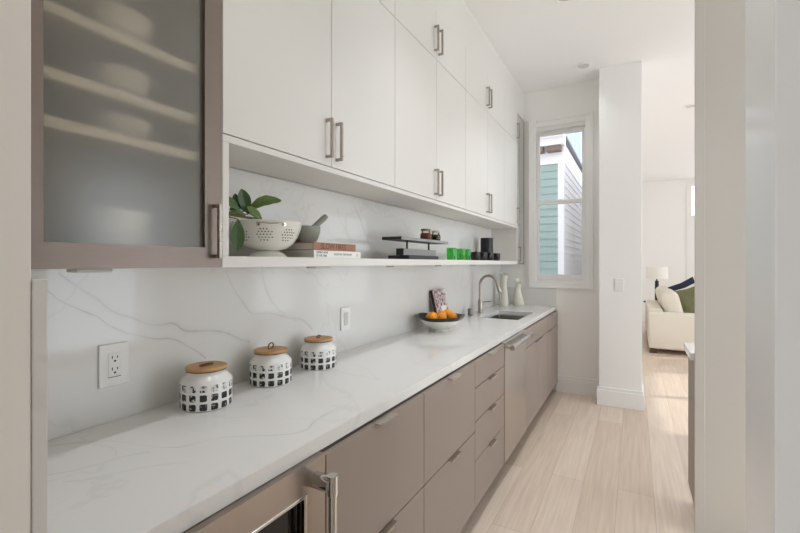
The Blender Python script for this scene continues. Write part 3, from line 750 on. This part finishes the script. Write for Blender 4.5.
# ------------------------------------------------------------------ canisters
def canister(c, label, loop):
    t = thing('canister', label, 'canister', c, 'checked canisters on the worktop')
    R = 0.079
    MB().lathe([(0, 0), (R - 0.006, 0), (R - 0.001, 0.003), (R, 0.008), (R, 0.084), (R - 0.004, 0.092), (R - 0.014, 0.101), (0.060, 0.106), (0.057, 0.110), (0.057, 0.117), (0, 0.117)], c, 72).build('jar', CHECK, t, origin=(0, 0, 0))
    ld = MB(); ld.lathe([(0, 0.1172), (0.0615, 0.1172), (0.0615, 0.1205), (0, 0.1205)], c, 48, mi=1)
    ld.lathe([(0, 0.1206), (0.0625, 0.1206), (0.0635, 0.122), (0.0635, 0.128), (0.062, 0.130), (0, 0.130)], c, 48, mi=0)
    lo = ld.build('lid', [BAMBOO, RUBBER], t)
    x, y, z = c; z += 0.130
    if loop == 'up':
        pts = [(x + 0.010 * math.sin(a) * 0.3, y + 0.013 * math.cos(a), z + 0.012 + 0.012 * math.sin(a)) for a in [PI * 2 * i / 16 for i in range(17)]]
    elif loop == 'flat':
        pts = [(x + 0.006 * math.cos(a), y + 0.024 * math.sin(a), z + 0.0030) for a in [PI * 2 * i / 16 for i in range(17)]]
    else:
        pts = [(x + 0.008 * math.cos(a), y + 0.007 * math.sin(a), z + 0.006 + 0.004 * math.sin(a)) for a in [PI * 2 * i / 16 for i in range(17)]]
    MB().tube(pts, 0.0028, 8).build('loop_handle', LEATHER, lo)
canister((-1.230, 0.911, 0.9143), 'checked white canister with its wooden lid, nearest the wall outlet, loop lying flat', 'flat')
canister((-1.243, 1.205, 0.9143), 'checked white canister in the middle of three, loop standing up on its wooden lid', 'up')
canister((-1.240, 1.487, 0.9143), 'checked white canister farthest along, beside the wall switch, small folded loop on lid', 'fold')

# ------------------------------------------------------------------ fruit bowl and oranges
bc = (-1.172, 2.692, 0.9143)
fb = thing('fruit_bowl', 'wide white footed bowl with black glazed rim holding oranges', 'bowl', bc)
def wobble(r, z, a):
    k = max(0.0, (z - 0.05) / 0.06)
    return (r * (1 + 0.03 * k * math.sin(3 * a + 0.8)), z + 0.007 * k * math.sin(2 * a + 0.6) + 0.003 * k * math.sin(5 * a))
MB().lathe([(0, 0.004), (0.052, 0.004), (0.054, 0.0), (0.062, 0.0), (0.063, 0.014), (0.085, 0.026), (0.124, 0.050), (0.148, 0.080)], bc, 64, wob=wobble).build('bowl_body', WHITECER, fb)
MB().lathe([(0.1482, 0.0795), (0.160, 0.095), (0.165, 0.103), (0.163, 0.106), (0.158, 0.104), (0.142, 0.090), (0.125, 0.072), (0.09, 0.055), (0, 0.050)], bc, 64, wob=wobble).build('black_glazed_rim', BOWLK, fb, label='black glazed rim and inside')
def orange(p, r, rot, label):
    m2 = MB(); prof = []
    for i in range(17):
        a = -PI / 2 + PI * i / 16
        rr = r * math.cos(a); zz = r * 0.96 * math.sin(a)
        if i == 16: zz -= r * 0.05
        if i == 15: zz -= r * 0.015
        prof.append((max(rr, 0) if 0 < i < 16 else 0, zz))
    m2.lathe(prof, (0, 0, 0), 28)
    q = Matrix.Rotation(rot, 3, 'X') @ Matrix.Rotation(rot * 1.7, 3, 'Y')
    for v in m2.bm.verts: v.co = q @ v.co + Vector(p)
    o = m2.build('orange', ORANGE, label=label, category='orange', group='oranges in the bowl', origin=p)
    s = MB(); s.lathe([(0, r * 0.86), (0.004, r * 0.88), (0.0035, r * 0.935), (0, r * 0.95)], (0, 0, 0), 10)
    for v in s.bm.verts: v.co = q @ v.co + Vector(p)
    s.build('stem_end', STEM, o)
bx, by, bz_ = bc
# screen-left = towards -y and -x; screen-right = towards +y
for (dx, dy, dz, r, rot, lab) in (
    (-0.010, -0.108, 0.104, 0.035, 0.6, 'leftmost orange in the bowl'),
    (0.030, -0.040, 0.091, 0.036, 1.4, 'orange at the front of the bowl, second from the left'),
    (-0.050, -0.045, 0.091, 0.036, 0.2, 'orange at the back of the bowl towards the splashback'),
    (-0.005, 0.032, 0.095, 0.040, 2.2, 'largest orange in the middle of the bowl, in front of the leaning book'),
    (0.010, 0.109, 0.104, 0.035, 0.9, 'rightmost orange in the bowl, nearest the faucet'),
    (0.074, 0.045, 0.090, 0.033, 2.9, 'low orange at the front right of the bowl, half hidden by the rim')):
    orange((bx + dx, by + dy, bz_ + dz), r, rot, lab)

# cookbook leaning on the splashback
def cover_art():
    m = mat('patterned_cover', srgb(205, 188, 184), 0.45); nt = m.node_tree; b = nt.nodes['Principled BSDF']
    tc = nt.nodes.new('ShaderNodeTexCoord'); n = nt.nodes.new('ShaderNodeTexNoise'); n.inputs['Scale'].default_value = 34; n.inputs['Detail'].default_value = 3
    r = nt.nodes.new('ShaderNodeValToRGB'); e0, e1 = r.color_ramp.elements; e0.position = 0.42; e0.color = srgb(112, 82, 84); e1.position = 0.56; e1.color = srgb(216, 200, 196)
    nt.links.new(tc.outputs['Object'], n.inputs['Vector']); nt.links.new(n.outputs[0], r.inputs[0]); nt.links.new(r.outputs[0], b.inputs['Base Color'])
    return m
ck = thing('cookbook', 'small dark-edged book with speckled pink cover leaning behind the orange bowl', 'book', (-1.30, 2.975, 0.9143))
lean = Matrix.Rotation(math.radians(-13), 3, 'Y')
def leaned(mb):
    for v in mb.bm.verts: v.co = lean @ v.co + Vector((-1.2560, 2.985, 0.9213))
    return mb
leaned(MB().box(-0.026, -0.0032, -0.108, 0.108, 0.0015, 0.262)).build('pages', mat('dark_page_edge', srgb(58, 50, 46), 0.7), ck)
leaned(MB().box(-0.003, 0.0, -0.11, 0.11, 0.0, 0.265, 0.001).box(-0.029, -0.026, -0.11, 0.11, 0.0, 0.265, 0.001)).build('cover', cover_art(), ck)
leaned(MB().box(0.0002, 0.001, -0.02, 0.075, 0.07, 0.135)).build('title_panel', PLASTIC, ck, label='white panel low on the cover')

# ------------------------------------------------------------------ things on the open shelf
ZT = ZS + 0.0004
# colander
cc = (-1.2085, 1.156, ZT)
co = thing('colander', 'white enamel footed colander with wire handles on the shelf', 'colander', cc)
bowlp = [(0.036, 0.026), (0.066, 0.032), (0.092, 0.050), (0.110, 0.076), (0.121, 0.105), (0.1250, 0.126)]
cm = MB()
cm.lathe([(0, 0.022), (0.034, 0.024)] + bowlp + [(0.1265, 0.128), (0.1265, 0.131), (0.1235, 0.131)] + [(r - 0.003, z + 0.001) for r, z in bowlp[::-1]] + [(0, 0.027)], cc, 64)
# perforations: dark discs set flush in clusters round the wall
def surf(s):
    pts = bowlp; s *= (len(pts) - 1); i = min(int(s), len(pts) - 2); t = s - i
    return (pts[i][0] * (1 - t) + pts[i + 1][0] * t, pts[i][1] * (1 - t) + pts[i + 1][1] * t)
for cl in range(8):
    ang0 = 2 * PI * cl / 8 - 0.10
    for (ii, jj) in [(i, j2) for i in range(-2, 3) for j2 in range(-2, 3) if abs(i) + abs(j2) < 4 and not (abs(i) == 2 and abs(j2) > 1)]:
        zz = 0.080 + jj * 0.0095
        k = [q for q in range(len(bowlp) - 1) if bowlp[q][1] <= zz <= bowlp[q + 1][1]][0]
        tt = (zz - bowlp[k][1]) / (bowlp[k + 1][1] - bowlp[k][1]); rr = bowlp[k][0] * (1 - tt) + bowlp[k + 1][0] * tt
        nrm2 = Vector((bowlp[k + 1][1] - bowlp[k][1], 0, -(bowlp[k + 1][0] - bowlp[k][0]))).normalized()
        an = ang0 + (ii + (0.5 if jj % 2 else 0.0)) * 0.0112 / rr
        rot = Matrix.Rotation(an, 3, 'Z'); nn = rot @ nrm2
        p = rot @ Vector((rr, 0, zz)) + nn * 0.0006
        t1 = nn.cross(Vector((0, 0, 1))).normalized(); t2 = nn.cross(t1)
        cm.poly([tuple(p + Vector(cc) + (t1 * math.cos(2 * PI * q / 10) + t2 * math.sin(2 * PI * q / 10)) * 0.0027) for q in range(10)], mi=1)
cm.build('bowl', [WHITECER, SLOT], co)
MB().lathe([(0.066, 0), (0.071, 0), (0.071, 0.004), (0.057, 0.016), (0.041, 0.0235), (0.035, 0.0235), (0.052, 0.014), (0.066, 0.002), (0.066, 0)], cc, 48).build('foot', WHITECER, co)
for ang in (math.radians(-38), math.radians(142)):
    h = MB(); ts = []
    for i in range(13):
        t = -1 + i / 6
        rr = 0.1275 + 0.010 * (1 - abs(t) ** 6); zz = 0.121 - 0.004 * (1 - abs(t)) if abs(t) < 0.99 else 0.116
        a = ang + t * 0.36
        ts.append((cc[0] + rr * math.cos(a), cc[1] + rr * math.sin(a), cc[2] + zz))
    h.tube(ts, 0.0026, 8)
    for t in (-1, 1):
        a = ang + t * 0.36; h.lathe([(0, -0.004), (0.007, -0.004), (0.007, 0.003), (0, 0.004)], (cc[0] + 0.1245 * math.cos(a), cc[1] + 0.1245 * math.sin(a), cc[2] + 0.116), 12, axis=(math.cos(a), math.sin(a), -0.2))
    h.build('wire_handle', STEEL_P, co)

# leafy sprig standing behind the colander
pc = Vector((-1.240, 0.935, ZT))
lp = thing('leafy_sprig', 'sprig of broad dark green leaves behind the colander at the shelf end', 'plant', pc)
stems = MB()
def leaf(base, tip, width, bend, m_, nrm=(0.6, -0.6, 0.5)):
    base, tip = Vector(base), Vector(tip); ax = tip - base; L = ax.length; t = ax.normalized()
    n = Vector(nrm); n = (n - t * n.dot(t)).normalized(); s = t.cross(n)
    mb = MB(); N, K = 14, 6; rows = []
    for i in range(N + 1):
        u = i / N; wv = width * max(0.02, math.sin(PI * min(1, u) ** 1.25)) ** 0.62 if 0 < u < 1 else 0.001
        cen = base + ax * u + n * (bend * math.sin(PI * u) * L) 
        row = []
        for k in range(-K, K + 1):
            q = k / K
            row.append(mb.bm.verts.new(cen + s * (q * wv) + n * (-0.30 * wv * (1 - abs(q)) + 0.05 * wv * math.sin(u * 22) * abs(q))))
        rows.append(row)
    for A, Bq in zip(rows, rows[1:]):
        for k in range(2 * K):
            f = mb.bm.faces.new((A[k], A[k + 1], Bq[k + 1], Bq[k])); f.smooth = True
    g = bmesh.ops.extrude_face_region(mb.bm, geom=mb.bm.faces[:])
    for v in [x for x in g['geom'] if isinstance(x, bmesh.types.BMVert)]: v.co += n * 0.0012
    bmesh.ops.recalc_face_normals(mb.bm, faces=mb.bm.faces[:])
    return mb.build('leaf', m_, lp)
def st(p, q):
    p, q = Vector(p), Vector(q); m2 = (p + q) / 2 + Vector((0, 0, 0.015)); stems.tube([p, m2, q], [0.004, 0.0035, 0.0025], 8)
b0 = pc
leafs = [
    # base, tip, half width, bend, material, facing
    ((-1.215, 1.063, 1.565), (-1.175, 1.192, 1.618), 0.026, 0.16, LEAF_L, (0.55, -0.45, 0.65)),
    ((-1.195, 1.052, 1.552), (-1.190, 1.017, 1.636), 0.021, 0.08, LEAF, (0.8, -0.55, 0.1)),
    ((-1.225, 1.036, 1.560), (-1.222, 1.018, 1.622), 0.014, 0.10, LEAF, (0.6, -0.75, 0.1)),
    ((-1.225, 1.120, 1.540), (-1.215, 1.008, 1.583), 0.022, 0.10, LEAF, (0.55, -0.45, 0.6)),
    ((-1.165, 1.086, 1.537), (-1.170, 1.025, 1.574), 0.014, 0.06, LEAF_L, (0.8, -0.5, 0.2)),
    ((-1.150, 1.000, 1.540), (-1.150, 0.935, 1.552), 0.017, 0.12, LEAF, (0.6, -0.4, 0.7)),
    ((-1.160, 0.985, 1.552), (-1.165, 0.915, 1.590), 0.020, 0.12, LEAF, (0.6, -0.5, 0.6)),
    ((-1.115, 0.940, 1.520), (-1.100, 0.924, 1.418), 0.021, 0.10, LEAF, (0.8, -0.55, 0.1)),
]
for (o0, o1, wd, bd, mm, nr) in leafs:
    leaf(o0, o1, wd, bd, mm, nr)
    stems.tube([b0, b0 + Vector((0.01, 0, 0.08)), b0 + Vector((0.02, 0.0, 0.146)), Vector(o0)], [0.004, 0.0035, 0.003, 0.002], 8)
stems.build('stem', STEM, lp)

# books lying flat
def flat_book(name, x0, x1, y0, y1, z0, z1, cover_m, label):
    t = thing(name, label, 'book', ((x0 + x1) / 2, (y0 + y1) / 2, z0), 'books lying on the shelf')
    cv = MB(); th_ = 0.0028
    cv.box(x0, x1, y0, y1, z0, z0 + th_, 0.0006); cv.box(x0, x1, y0, y1, z1 - th_, z1, 0.0006); cv.box(x1 - th_, x1, y0, y1, z0 + th_, z1 - th_)
    cv.build('cover', cover_m, t)
    MB().box(x0 + 0.006, x1 - th_ - 0.0003, y0 + 0.005, y1 - 0.005, z0 + th_ + 0.0002, z1 - th_ - 0.0002).build('pages', mat('page_block', srgb(196, 194, 186), 0.9, bump=0.2, bscale=300), t)
    return t
def text_mesh(body, size, loc, parent, m_, name, space=1.0, align='LEFT', sx=1.0):
    cu = bpy.data.curves.new(name, 'FONT'); cu.body = body; cu.size = size; cu.extrude = 0.0002; cu.space_character = space; cu.align_x = align; cu.align_y = 'CENTER'
    tmp = bpy.data.objects.new('tmp', cu); COL.objects.link(tmp)
    dg = bpy.context.evaluated_depsgraph_get(); me = bpy.data.meshes.new_from_object(tmp.evaluated_get(dg))
    bpy.data.objects.remove(tmp); me.materials.append(m_)
    o = bpy.data.objects.new(name, me); COL.objects.link(o); o.parent = parent
    off = Vector((0, 0, 0)); p = parent
    while p is not None: off += p.location; p = p.parent
    # text faces +x: local x -> +y, local y -> +z
    for v in me.vertices: v.co = Vector((v.co.z, v.co.x * sx, v.co.y))
    o.location = Vector(loc) - off
    return o
BRWN = mat('terracotta_cover', srgb(160, 116, 94), 0.55, vary=0.12, vscale=40)
WHT = mat('white_cover', srgb(236, 234, 230), 0.4)
INK = mat('black_ink', srgb(40, 38, 40), 0.6); INKB = mat('umber_ink', srgb(104, 64, 48), 0.6)
bx1 = -1.098
k2 = flat_book('book', -1.315, bx1, 1.290, 1.612, ZT, ZT + 0.0295, WHT, 'white-spined book lying flat at the bottom of the two stacked by the colander')
text_mesh('COMING HOME\nTO THE TABLE', 0.0125, (bx1 + 0.0002, 1.302, ZT + 0.0150), k2, INK, 'spine_lettering', sx=0.82)
text_mesh('GOOD BY EVERYBODY', 0.0125, (bx1 + 0.0002, 1.415, ZT + 0.0148), k2, INK, 'spine_lettering', sx=1.0)
MB().lathe([(0, 0), (0.007, 0), (0.007, 0.0004), (0, 0.0004)], (bx1 + 0.0002, 1.585, ZT + 0.0148), 20, axis=(1, 0, 0)).build('publisher_mark', GREYPL, k2)
k1 = flat_book('book', -1.318, bx1, 1.285, 1.572, ZT + 0.0300, ZT + 0.0610, BRWN, 'terracotta-spined book lying on top of the white book, mortar standing on it')
text_mesh('SLOW FIRES', 0.031, (bx1 + 0.0002, 1.330, ZT + 0.0455), k1, INKB, 'spine_lettering', sx=1.02)

# mortar and pestle on the books
mc = (-1.215, 1.372, ZT + 0.0614)
MB().lathe([(0, 0), (0.040, 0), (0.043, 0.004), (0.052, 0.020), (0.060, 0.045), (0.063, 0.068), (0.0615, 0.071), (0.055, 0.069), (0.050, 0.045), (0.040, 0.022), (0, 0.014)], mc, 44).build('mortar', STONEG, label='grey-green stone mortar bowl standing on the stacked books behind the colander', category='mortar', origin=mc)
pa = Vector(mc) + Vector((-0.012, 0.000, 0.027)); pb = Vector(mc) + Vector((0.030, 0.104, 0.126))
dv = (pb - pa)
MB().tube([pa, pa + dv * 0.06, pa + dv * 0.2, pa + dv * 0.5, pa + dv * 0.85, pa + dv * 0.97, pb], [0.005, 0.0125, 0.0138, 0.0118, 0.0130, 0.0115, 0.005], 18).build('pestle', STONEG, label='grey stone pestle leaning out of the mortar to the right', category='pestle', origin=pa)

# tiered stand
ts = thing('tiered_stand', 'low charcoal tiered display stand on the shelf holding two jars', 'stand', (-1.16, 2.3, ZT))
MB().box(-1.235, -1.100, 2.090, 2.500, ZT, ZT + 0.022, 0.0015).build('base_board', SLATE, ts)
MB().box(-1.165, -1.119, 2.060, 2.500, ZT + 0.0222, ZT + 0.060, 0.0015).box(-1.119, -1.118, 2.064, 2.498, ZT + 0.024, ZT + 0.059, mi=1).build('riser', [SLATE, GREYFRONT], ts)
for yy in (2.125, 2.415):
    MB().tube([(-1.13, yy, ZT + 0.0602), (-1.13, yy, ZT + 0.1048)], 0.0055, 14).build('post', BLACKM, ts)
MB().box(-1.212, -1.091, 1.985, 2.640, ZT + 0.105, ZT + 0.122, 0.0015).box(-1.091, -1.090, 1.988, 2.638, ZT + 0.1055, ZT + 0.1215, mi=1).build('top_board', [SLATE, GREYFRONT], ts)
def jar(c, r, h, fill, label, lidm):
    t = thing('spice_jar', label, 'jar', c, 'small jars on the tiered stand')
    MB().lathe([(0, 0.003), (r * 0.8, 0.0025), (r * 0.97, h * 0.15), (r * 0.97, h * 0.45), (r * 0.8, h * 0.62), (0, h * 0.64)], c, 30).build('contents', fill, t)
    MB().lathe([(0, 0), (r * 0.82, 0), (r, h * 0.16), (r, h * 0.48), (r * 0.74, h * 0.70), (r * 0.70, h * 0.80), (0, h * 0.80)], c, 30).build('glass', clear_glass('jar_glass', (0.95, 0.93, 0.9, 1)), t)
    MB().lathe([(0, h * 0.802), (r * 0.86, h * 0.802), (r * 0.88, h * 0.84), (r * 0.86, h * 0.98), (r * 0.8, h), (0, h)], c, 30).build('lid', lidm, t)
zt = ZT + 0.1224
jar((-1.145, 2.405, zt), 0.036, 0.070, mat('red_pepper', srgb(150, 78, 58), 0.6, vary=0.5, vscale=120), 'squat jar of reddish spice on the top board, the left one of two', mat('dull_brass_lid', srgb(128, 118, 96), 0.4, 0.6))
jar((-1.140, 2.545, zt), 0.032, 0.068, mat('green_olive_herb', srgb(104, 98, 54), 0.6, vary=0.5, vscale=120), 'squat jar of olive green herbs on the top board, the right one of two', mat('pale_cork_lid', srgb(196, 190, 170), 0.6))

# green tumblers, dark cups, black canister
def tumbler(c, r, h, m_, label, name, cat, group):
    o = MB().lathe([(0, 0), (r * 0.9, 0), (r * 0.94, 0.003), (r, h), (r - 0.0025, h), (r * 0.94 - 0.003, 0.008), (0, 0.008)], c, 36).build(name, m_, label=label, category=cat, group=group, origin=c)
    return o
for (y, x, lab) in ((2.765, -1.120, 'bright green drinking glass nearest the tiered stand'), (2.950, -1.120, 'bright green drinking glass, second from the tiered stand'), (3.095, -1.130, 'bright green drinking glass nearest the black cups')):
    tumbler((x, y, ZT), 0.034, 0.084, GREENG, lab, 'tumbler', 'glass', 'green glasses on the shelf')
for (y, x, lab) in ((3.290, -1.125, 'dark cup nearest the green glasses'), (3.47, -1.125, 'dark cup second from the green glasses'), (3.66, -1.125, 'dark cup third from the green glasses, in front of the black canister'), (3.87, -1.125, 'dark cup farthest from the green glasses')):
    tumbler((x, y, ZT), 0.040, 0.068, SMOKE, lab, 'cup', 'cup', 'dark cups on the shelf')
kc = (-1.235, 3.945, ZT)
MB().lathe([(0, 0), (0.055, 0), (0.059, 0.004), (0.059, 0.216), (0.057, 0.216), (0.049, 0.214), (0.048, 0.02), (0, 0.018)], kc, 44).build('utensil_crock', BLACKC, label='tall plain black cylinder crock standing behind the dark cups', category='crock', origin=kc)

# ------------------------------------------------------------------ wall plates
def outlet_plate(c):
    t = thing('wall_outlet', 'white double power outlet on the splashback left of the canisters', 'outlet', c)
    x, y, z = c
    MB().box(x, x + 0.006, y - 0.041, y + 0.041, z - 0.062, z + 0.062, 0.0022, 2).build('cover_plate', PLASTIC, t)
    o = MB().box(x + 0.0062, x + 0.0085, y - 0.0175, y + 0.0175, z - 0.034, z + 0.034, 0.001).build('receptacle', PLASTIC, t)
    s = MB()
    for dz in (0.017, -0.017):
        s.box(x + 0.0086, x + 0.0089, y - 0.0085, y - 0.0060, z + dz + 0.001, z + dz + 0.010); s.box(x + 0.0086, x + 0.0089, y + 0.0055, y + 0.0080, z + dz + 0.002, z + dz + 0.009)
        s.lathe([(0, 0), (0.0032, 0), (0.0032, 0.0003), (0, 0.0003)], (x + 0.0086, y, z + dz - 0.006), 12, axis=(1, 0, 0))
    s.box(x + 0.0062, x + 0.0070, y - 0.018, y + 0.018, z - 0.0365, z - 0.0350)
    s.build('slots', SLOT, o)
outlet_plate((-1.3448, 0.685, 1.081))
def rocker(c, facing, label, wid=0.078, hei=0.122, mm=PLASTIC):
    t = thing('light_switch', label, 'switch', c); x, y, z = c
    def bx(a0, a1, half, z0, z1, bev): 
        if facing == 'x': return MB().box(x + a0, x + a1, y - half, y + half, z0, z1, bev, 2)
        return MB().box(x - half, x + half, y - a1, y - a0, z0, z1, bev, 2)
    bx(0, 0.008, wid / 2, z - hei / 2, z + hei / 2, 0.0025).build('cover_plate', mm, t)
    bx(0.0082, 0.010, 0.0175, z - 0.034, z + 0.034, 0.0008).build('rocker', GREYPL if facing == 'x' else mm, t)
rocker((-1.3448, 1.826, 1.084), 'x', 'white rocker switch on the splashback right of the farthest canister')
rocker((-0.128, 4.5608, 1.170), 'y', 'small white light switch on the front of the column')

# recessed ceiling downlights; lamps and nearer fixtures are added for light
def downlight(x, y, label, power=7.0):
    t = thing('downlight', label, 'light', (x, y, ZC), 'recessed ceiling lights')
    MB().lathe([(0.052, 0), (0.075, 0), (0.076, -0.006), (0.060, -0.010), (0.052, -0.004), (0.052, 0)], (x, y, ZC - 0.0004), 36).build('trim_ring', TRIM, t)
    d = bpy.data.lights.new('added_fill_lamp', 'AREA'); d.shape = 'DISK'; d.size = 0.10; d.spread = math.radians(85); d.energy = power; d.color = (0.92, 0.96, 1.0)  # lamp added to brighten worktop and floor; visible aisle fixture looks unlit
    lo = bpy.data.objects.new('added_fill_lamp', d); COL.objects.link(lo); lo.parent = t; lo.location = (0, 0, -0.014)
    MB().lathe([(0, -0.001), (0.0515, -0.001), (0.0515, -0.004), (0, -0.004)], (x, y, ZC - 0.0004), 30).build('lens', GREYPL, t)
def ceil_pt(u, v):
    zc = (ZC - H) * F / (YV - v); xc = zc * (u - 400) / F
    return (xc * math.cos(TH) - zc * math.sin(TH), xc * math.sin(TH) + zc * math.cos(TH))
downlight(*ceil_pt(583, 65.5), 'round recessed ceiling light before the window wall', 0.9)
for yy, pw in ((3.2, 5.2), (2.0, 4.2), (0.8, 3.4)): downlight(-0.43, yy, 'unseen ceiling light added along the aisle, nearer than the visible one', pw)  # out-of-view fixtures added to light the worktop and floor
downlight(*ceil_pt(690.5, 106), 'round recessed ceiling light out over the sofa room, half behind the door frame', 3.0)

# ------------------------------------------------------------------ opposite counter
IX0, IY1 = 0.272, 2.98
il = thing('base_cabinet', 'taupe base cabinet with white top across the aisle, just behind the tall white panel', 'cabinet', (0.6, 2.8, 0))
MB().box(IX0 + 0.02, 0.94, 2.646, IY1 - 0.02, 0.104, 0.8755, 0.001).box(IX0 + 0.075, 0.94, 2.646, IY1 - 0.02, 0, 0.104).build('body', TAUPE, il)
MB().box(IX0, IX0 + 0.0195, 2.648, IY1 - 0.0205, 0.106, 0.868, 0.0012).build('door', TAUPE, il)
MB().box(IX0 - 0.02, 0.95, 2.646, IY1, 0.876, 0.914, 0.001).build('worktop', WORKTOP, il)

# ------------------------------------------------------------------ living room
sx0, sy0 = 0.19, 7.53
sf = thing('sofa', 'cream upholstered sofa in the living room seen past the column', 'sofa', (0.66, 8.6, 0))
MB().box(sx0 + 0.02, 1.14, sy0 + 0.16, 9.55, 0.08, 0.30, 0.02, 3, smooth=True).build('base', FABRIC, sf)
MB().box(sx0, sx0 + 0.20, sy0 + 0.205, 9.60, 0.075, 0.66, 0.035, 4, smooth=True).build('back', FABRIC, sf)
MB().box(sx0, 1.16, sy0, sy0 + 0.2, 0.07, 0.625, 0.035, 4, smooth=True).build('arm', FABRIC, sf)
MB().box(sx0, 1.16, 9.605, 9.80, 0.07, 0.625, 0.035, 4, smooth=True).build('arm', FABRIC, sf)
for k in range(2): MB().box(sx0 + 0.215, 1.17, sy0 + 0.215 + k * 0.935, sy0 + 1.145 + k * 0.935, 0.305, 0.47, 0.05, 4, smooth=True).build('seat_cushion', FABRIC, sf)
for k in range(2):
    m2 = MB().box(-0.12, 0.12, -0.45, 0.45, -0.225, 0.235, 0.10, 5, smooth=True)
    q = Matrix.Rotation(math.radians(-14), 3, 'Y')
    for v in m2.bm.verts: v.co = q @ v.co + Vector((sx0 + 0.325 - k * 0.02, sy0 + 0.66 + k * 0.93, 0.705 + k * 0.01))
    m2.build('back_cushion', FABRIC, sf)
for (x_, y_) in ((sx0 + 0.06, sy0 + 0.06), (1.08, sy0 + 0.06), (sx0 + 0.06, 9.72), (1.08, 9.72)):
    MB().box(x_ - 0.05, x_ + 0.05, y_ - 0.04, y_ + 0.04, 0.0, 0.0695, 0.003).build('foot', mat('dark_walnut', srgb(74, 54, 42), 0.5), sf)
def pillow(c, size, rot, m_, label):
    m2 = MB(); N = 14; b = m2.bm; g = {}
    for s_ in (1, -1):
        for i in range(N + 1):
            for k in range(N + 1):
                u, v = -1 + 2 * i / N, -1 + 2 * k / N
                edge = (i in (0, N)) or (k in (0, N))
                if s_ == -1 and edge: g[(s_, i, k)] = g[(1, i, k)]; continue
                th_ = 0.0 if edge else s_ * 0.30 * ((1 - u ** 4) * (1 - v ** 4)) ** 0.5
                pin = 1 - 0.08 * (1 - abs(u)) * (abs(v) ** 2) - 0.0
                pin2 = 1 - 0.08 * (1 - abs(v)) * (abs(u) ** 2)
                g[(s_, i, k)] = b.verts.new((th_ * size * 0.5, u * pin2 * size / 2, v * pin * size / 2))
        for i in range(N):
            for k in range(N):
                q4 = [g[(s_, i, k)], g[(s_, i + 1, k)], g[(s_, i + 1, k + 1)], g[(s_, i, k + 1)]]
                f = b.faces.new(q4 if s_ == 1 else q4[::-1]); f.smooth = True
    R3 = Matrix.Rotation(rot[2], 3, 'Z') @ Matrix.Rotation(rot[1], 3, 'Y') @ Matrix.Rotation(rot[0], 3, 'X')
    for v in b.verts: v.co = R3 @ v.co + Vector(c)
    return m2.build('throw_pillow', m_, label=label, category='pillow', group='throw pillows on the sofa', origin=c)
pillow((0.80, 8.12, 0.775), 0.44, (0.25, -0.30, -1.05), GREENF, 'olive green throw pillow in front on the cream sofa')
pillow((0.79, 8.72, 0.835), 0.48, (0.40, -0.20, -1.10), NAVY, 'dark navy throw pillow behind the green one on the sofa')
pillow((0.81, 8.42, 0.79), 0.42, (0.35, -0.25, -1.05), FABRIC, 'cream throw pillow between the green and navy pillows')
# lamp on a side table past the sofa
lx, ly = 0.40, 10.15
tb = thing('side_table', 'small side table under the lamp at the far end of the sofa', 'table', (lx, ly, 0))
WAL = mat('walnut', srgb(96, 72, 56), 0.5)
MB().lathe([(0, 0.565), (0.24, 0.565), (0.245, 0.575), (0.24, 0.59), (0, 0.59)], (lx, ly, 0), 40).build('tabletop', WAL, tb)
MB().tube([(lx, ly, 0.02), (lx, ly, 0.5648)], 0.025, 18).lathe([(0, 0), (0.16, 0), (0.16, 0.015), (0.02, 0.03), (0, 0.03)], (lx, ly, 0), 32).build('pedestal', WAL, tb)
la = thing('table_lamp', 'table lamp with white drum shade and black base beyond the sofa', 'lamp', (lx, ly, 0.5905))
MB().lathe([(0, 0), (0.085, 0), (0.085, 0.012), (0.034, 0.025), (0.036, 0.12), (0.036, 0.26), (0.034, 0.42), (0.012, 0.43), (0.012, 0.52), (0, 0.52)], (lx, ly, 0.5907), 28).build('base', mat('black_lamp_base', srgb(38, 38, 38), 0.4), la)
MB().lathe([(0.205, 0.465), (0.190, 0.705), (0.187, 0.705), (0.202, 0.465), (0.205, 0.465)], (lx, ly, 0.5907), 40).lathe([(0, 0.512), (0.02, 0.512), (0.02, 0.516), (0, 0.516)], (lx, ly, 0.5907), 12).tube([(lx - 0.195, ly, 0.5907 + 0.516), (lx + 0.195, ly, 0.5907 + 0.516)], 0.003, 8).build('lamp_shade', SHADE, la)
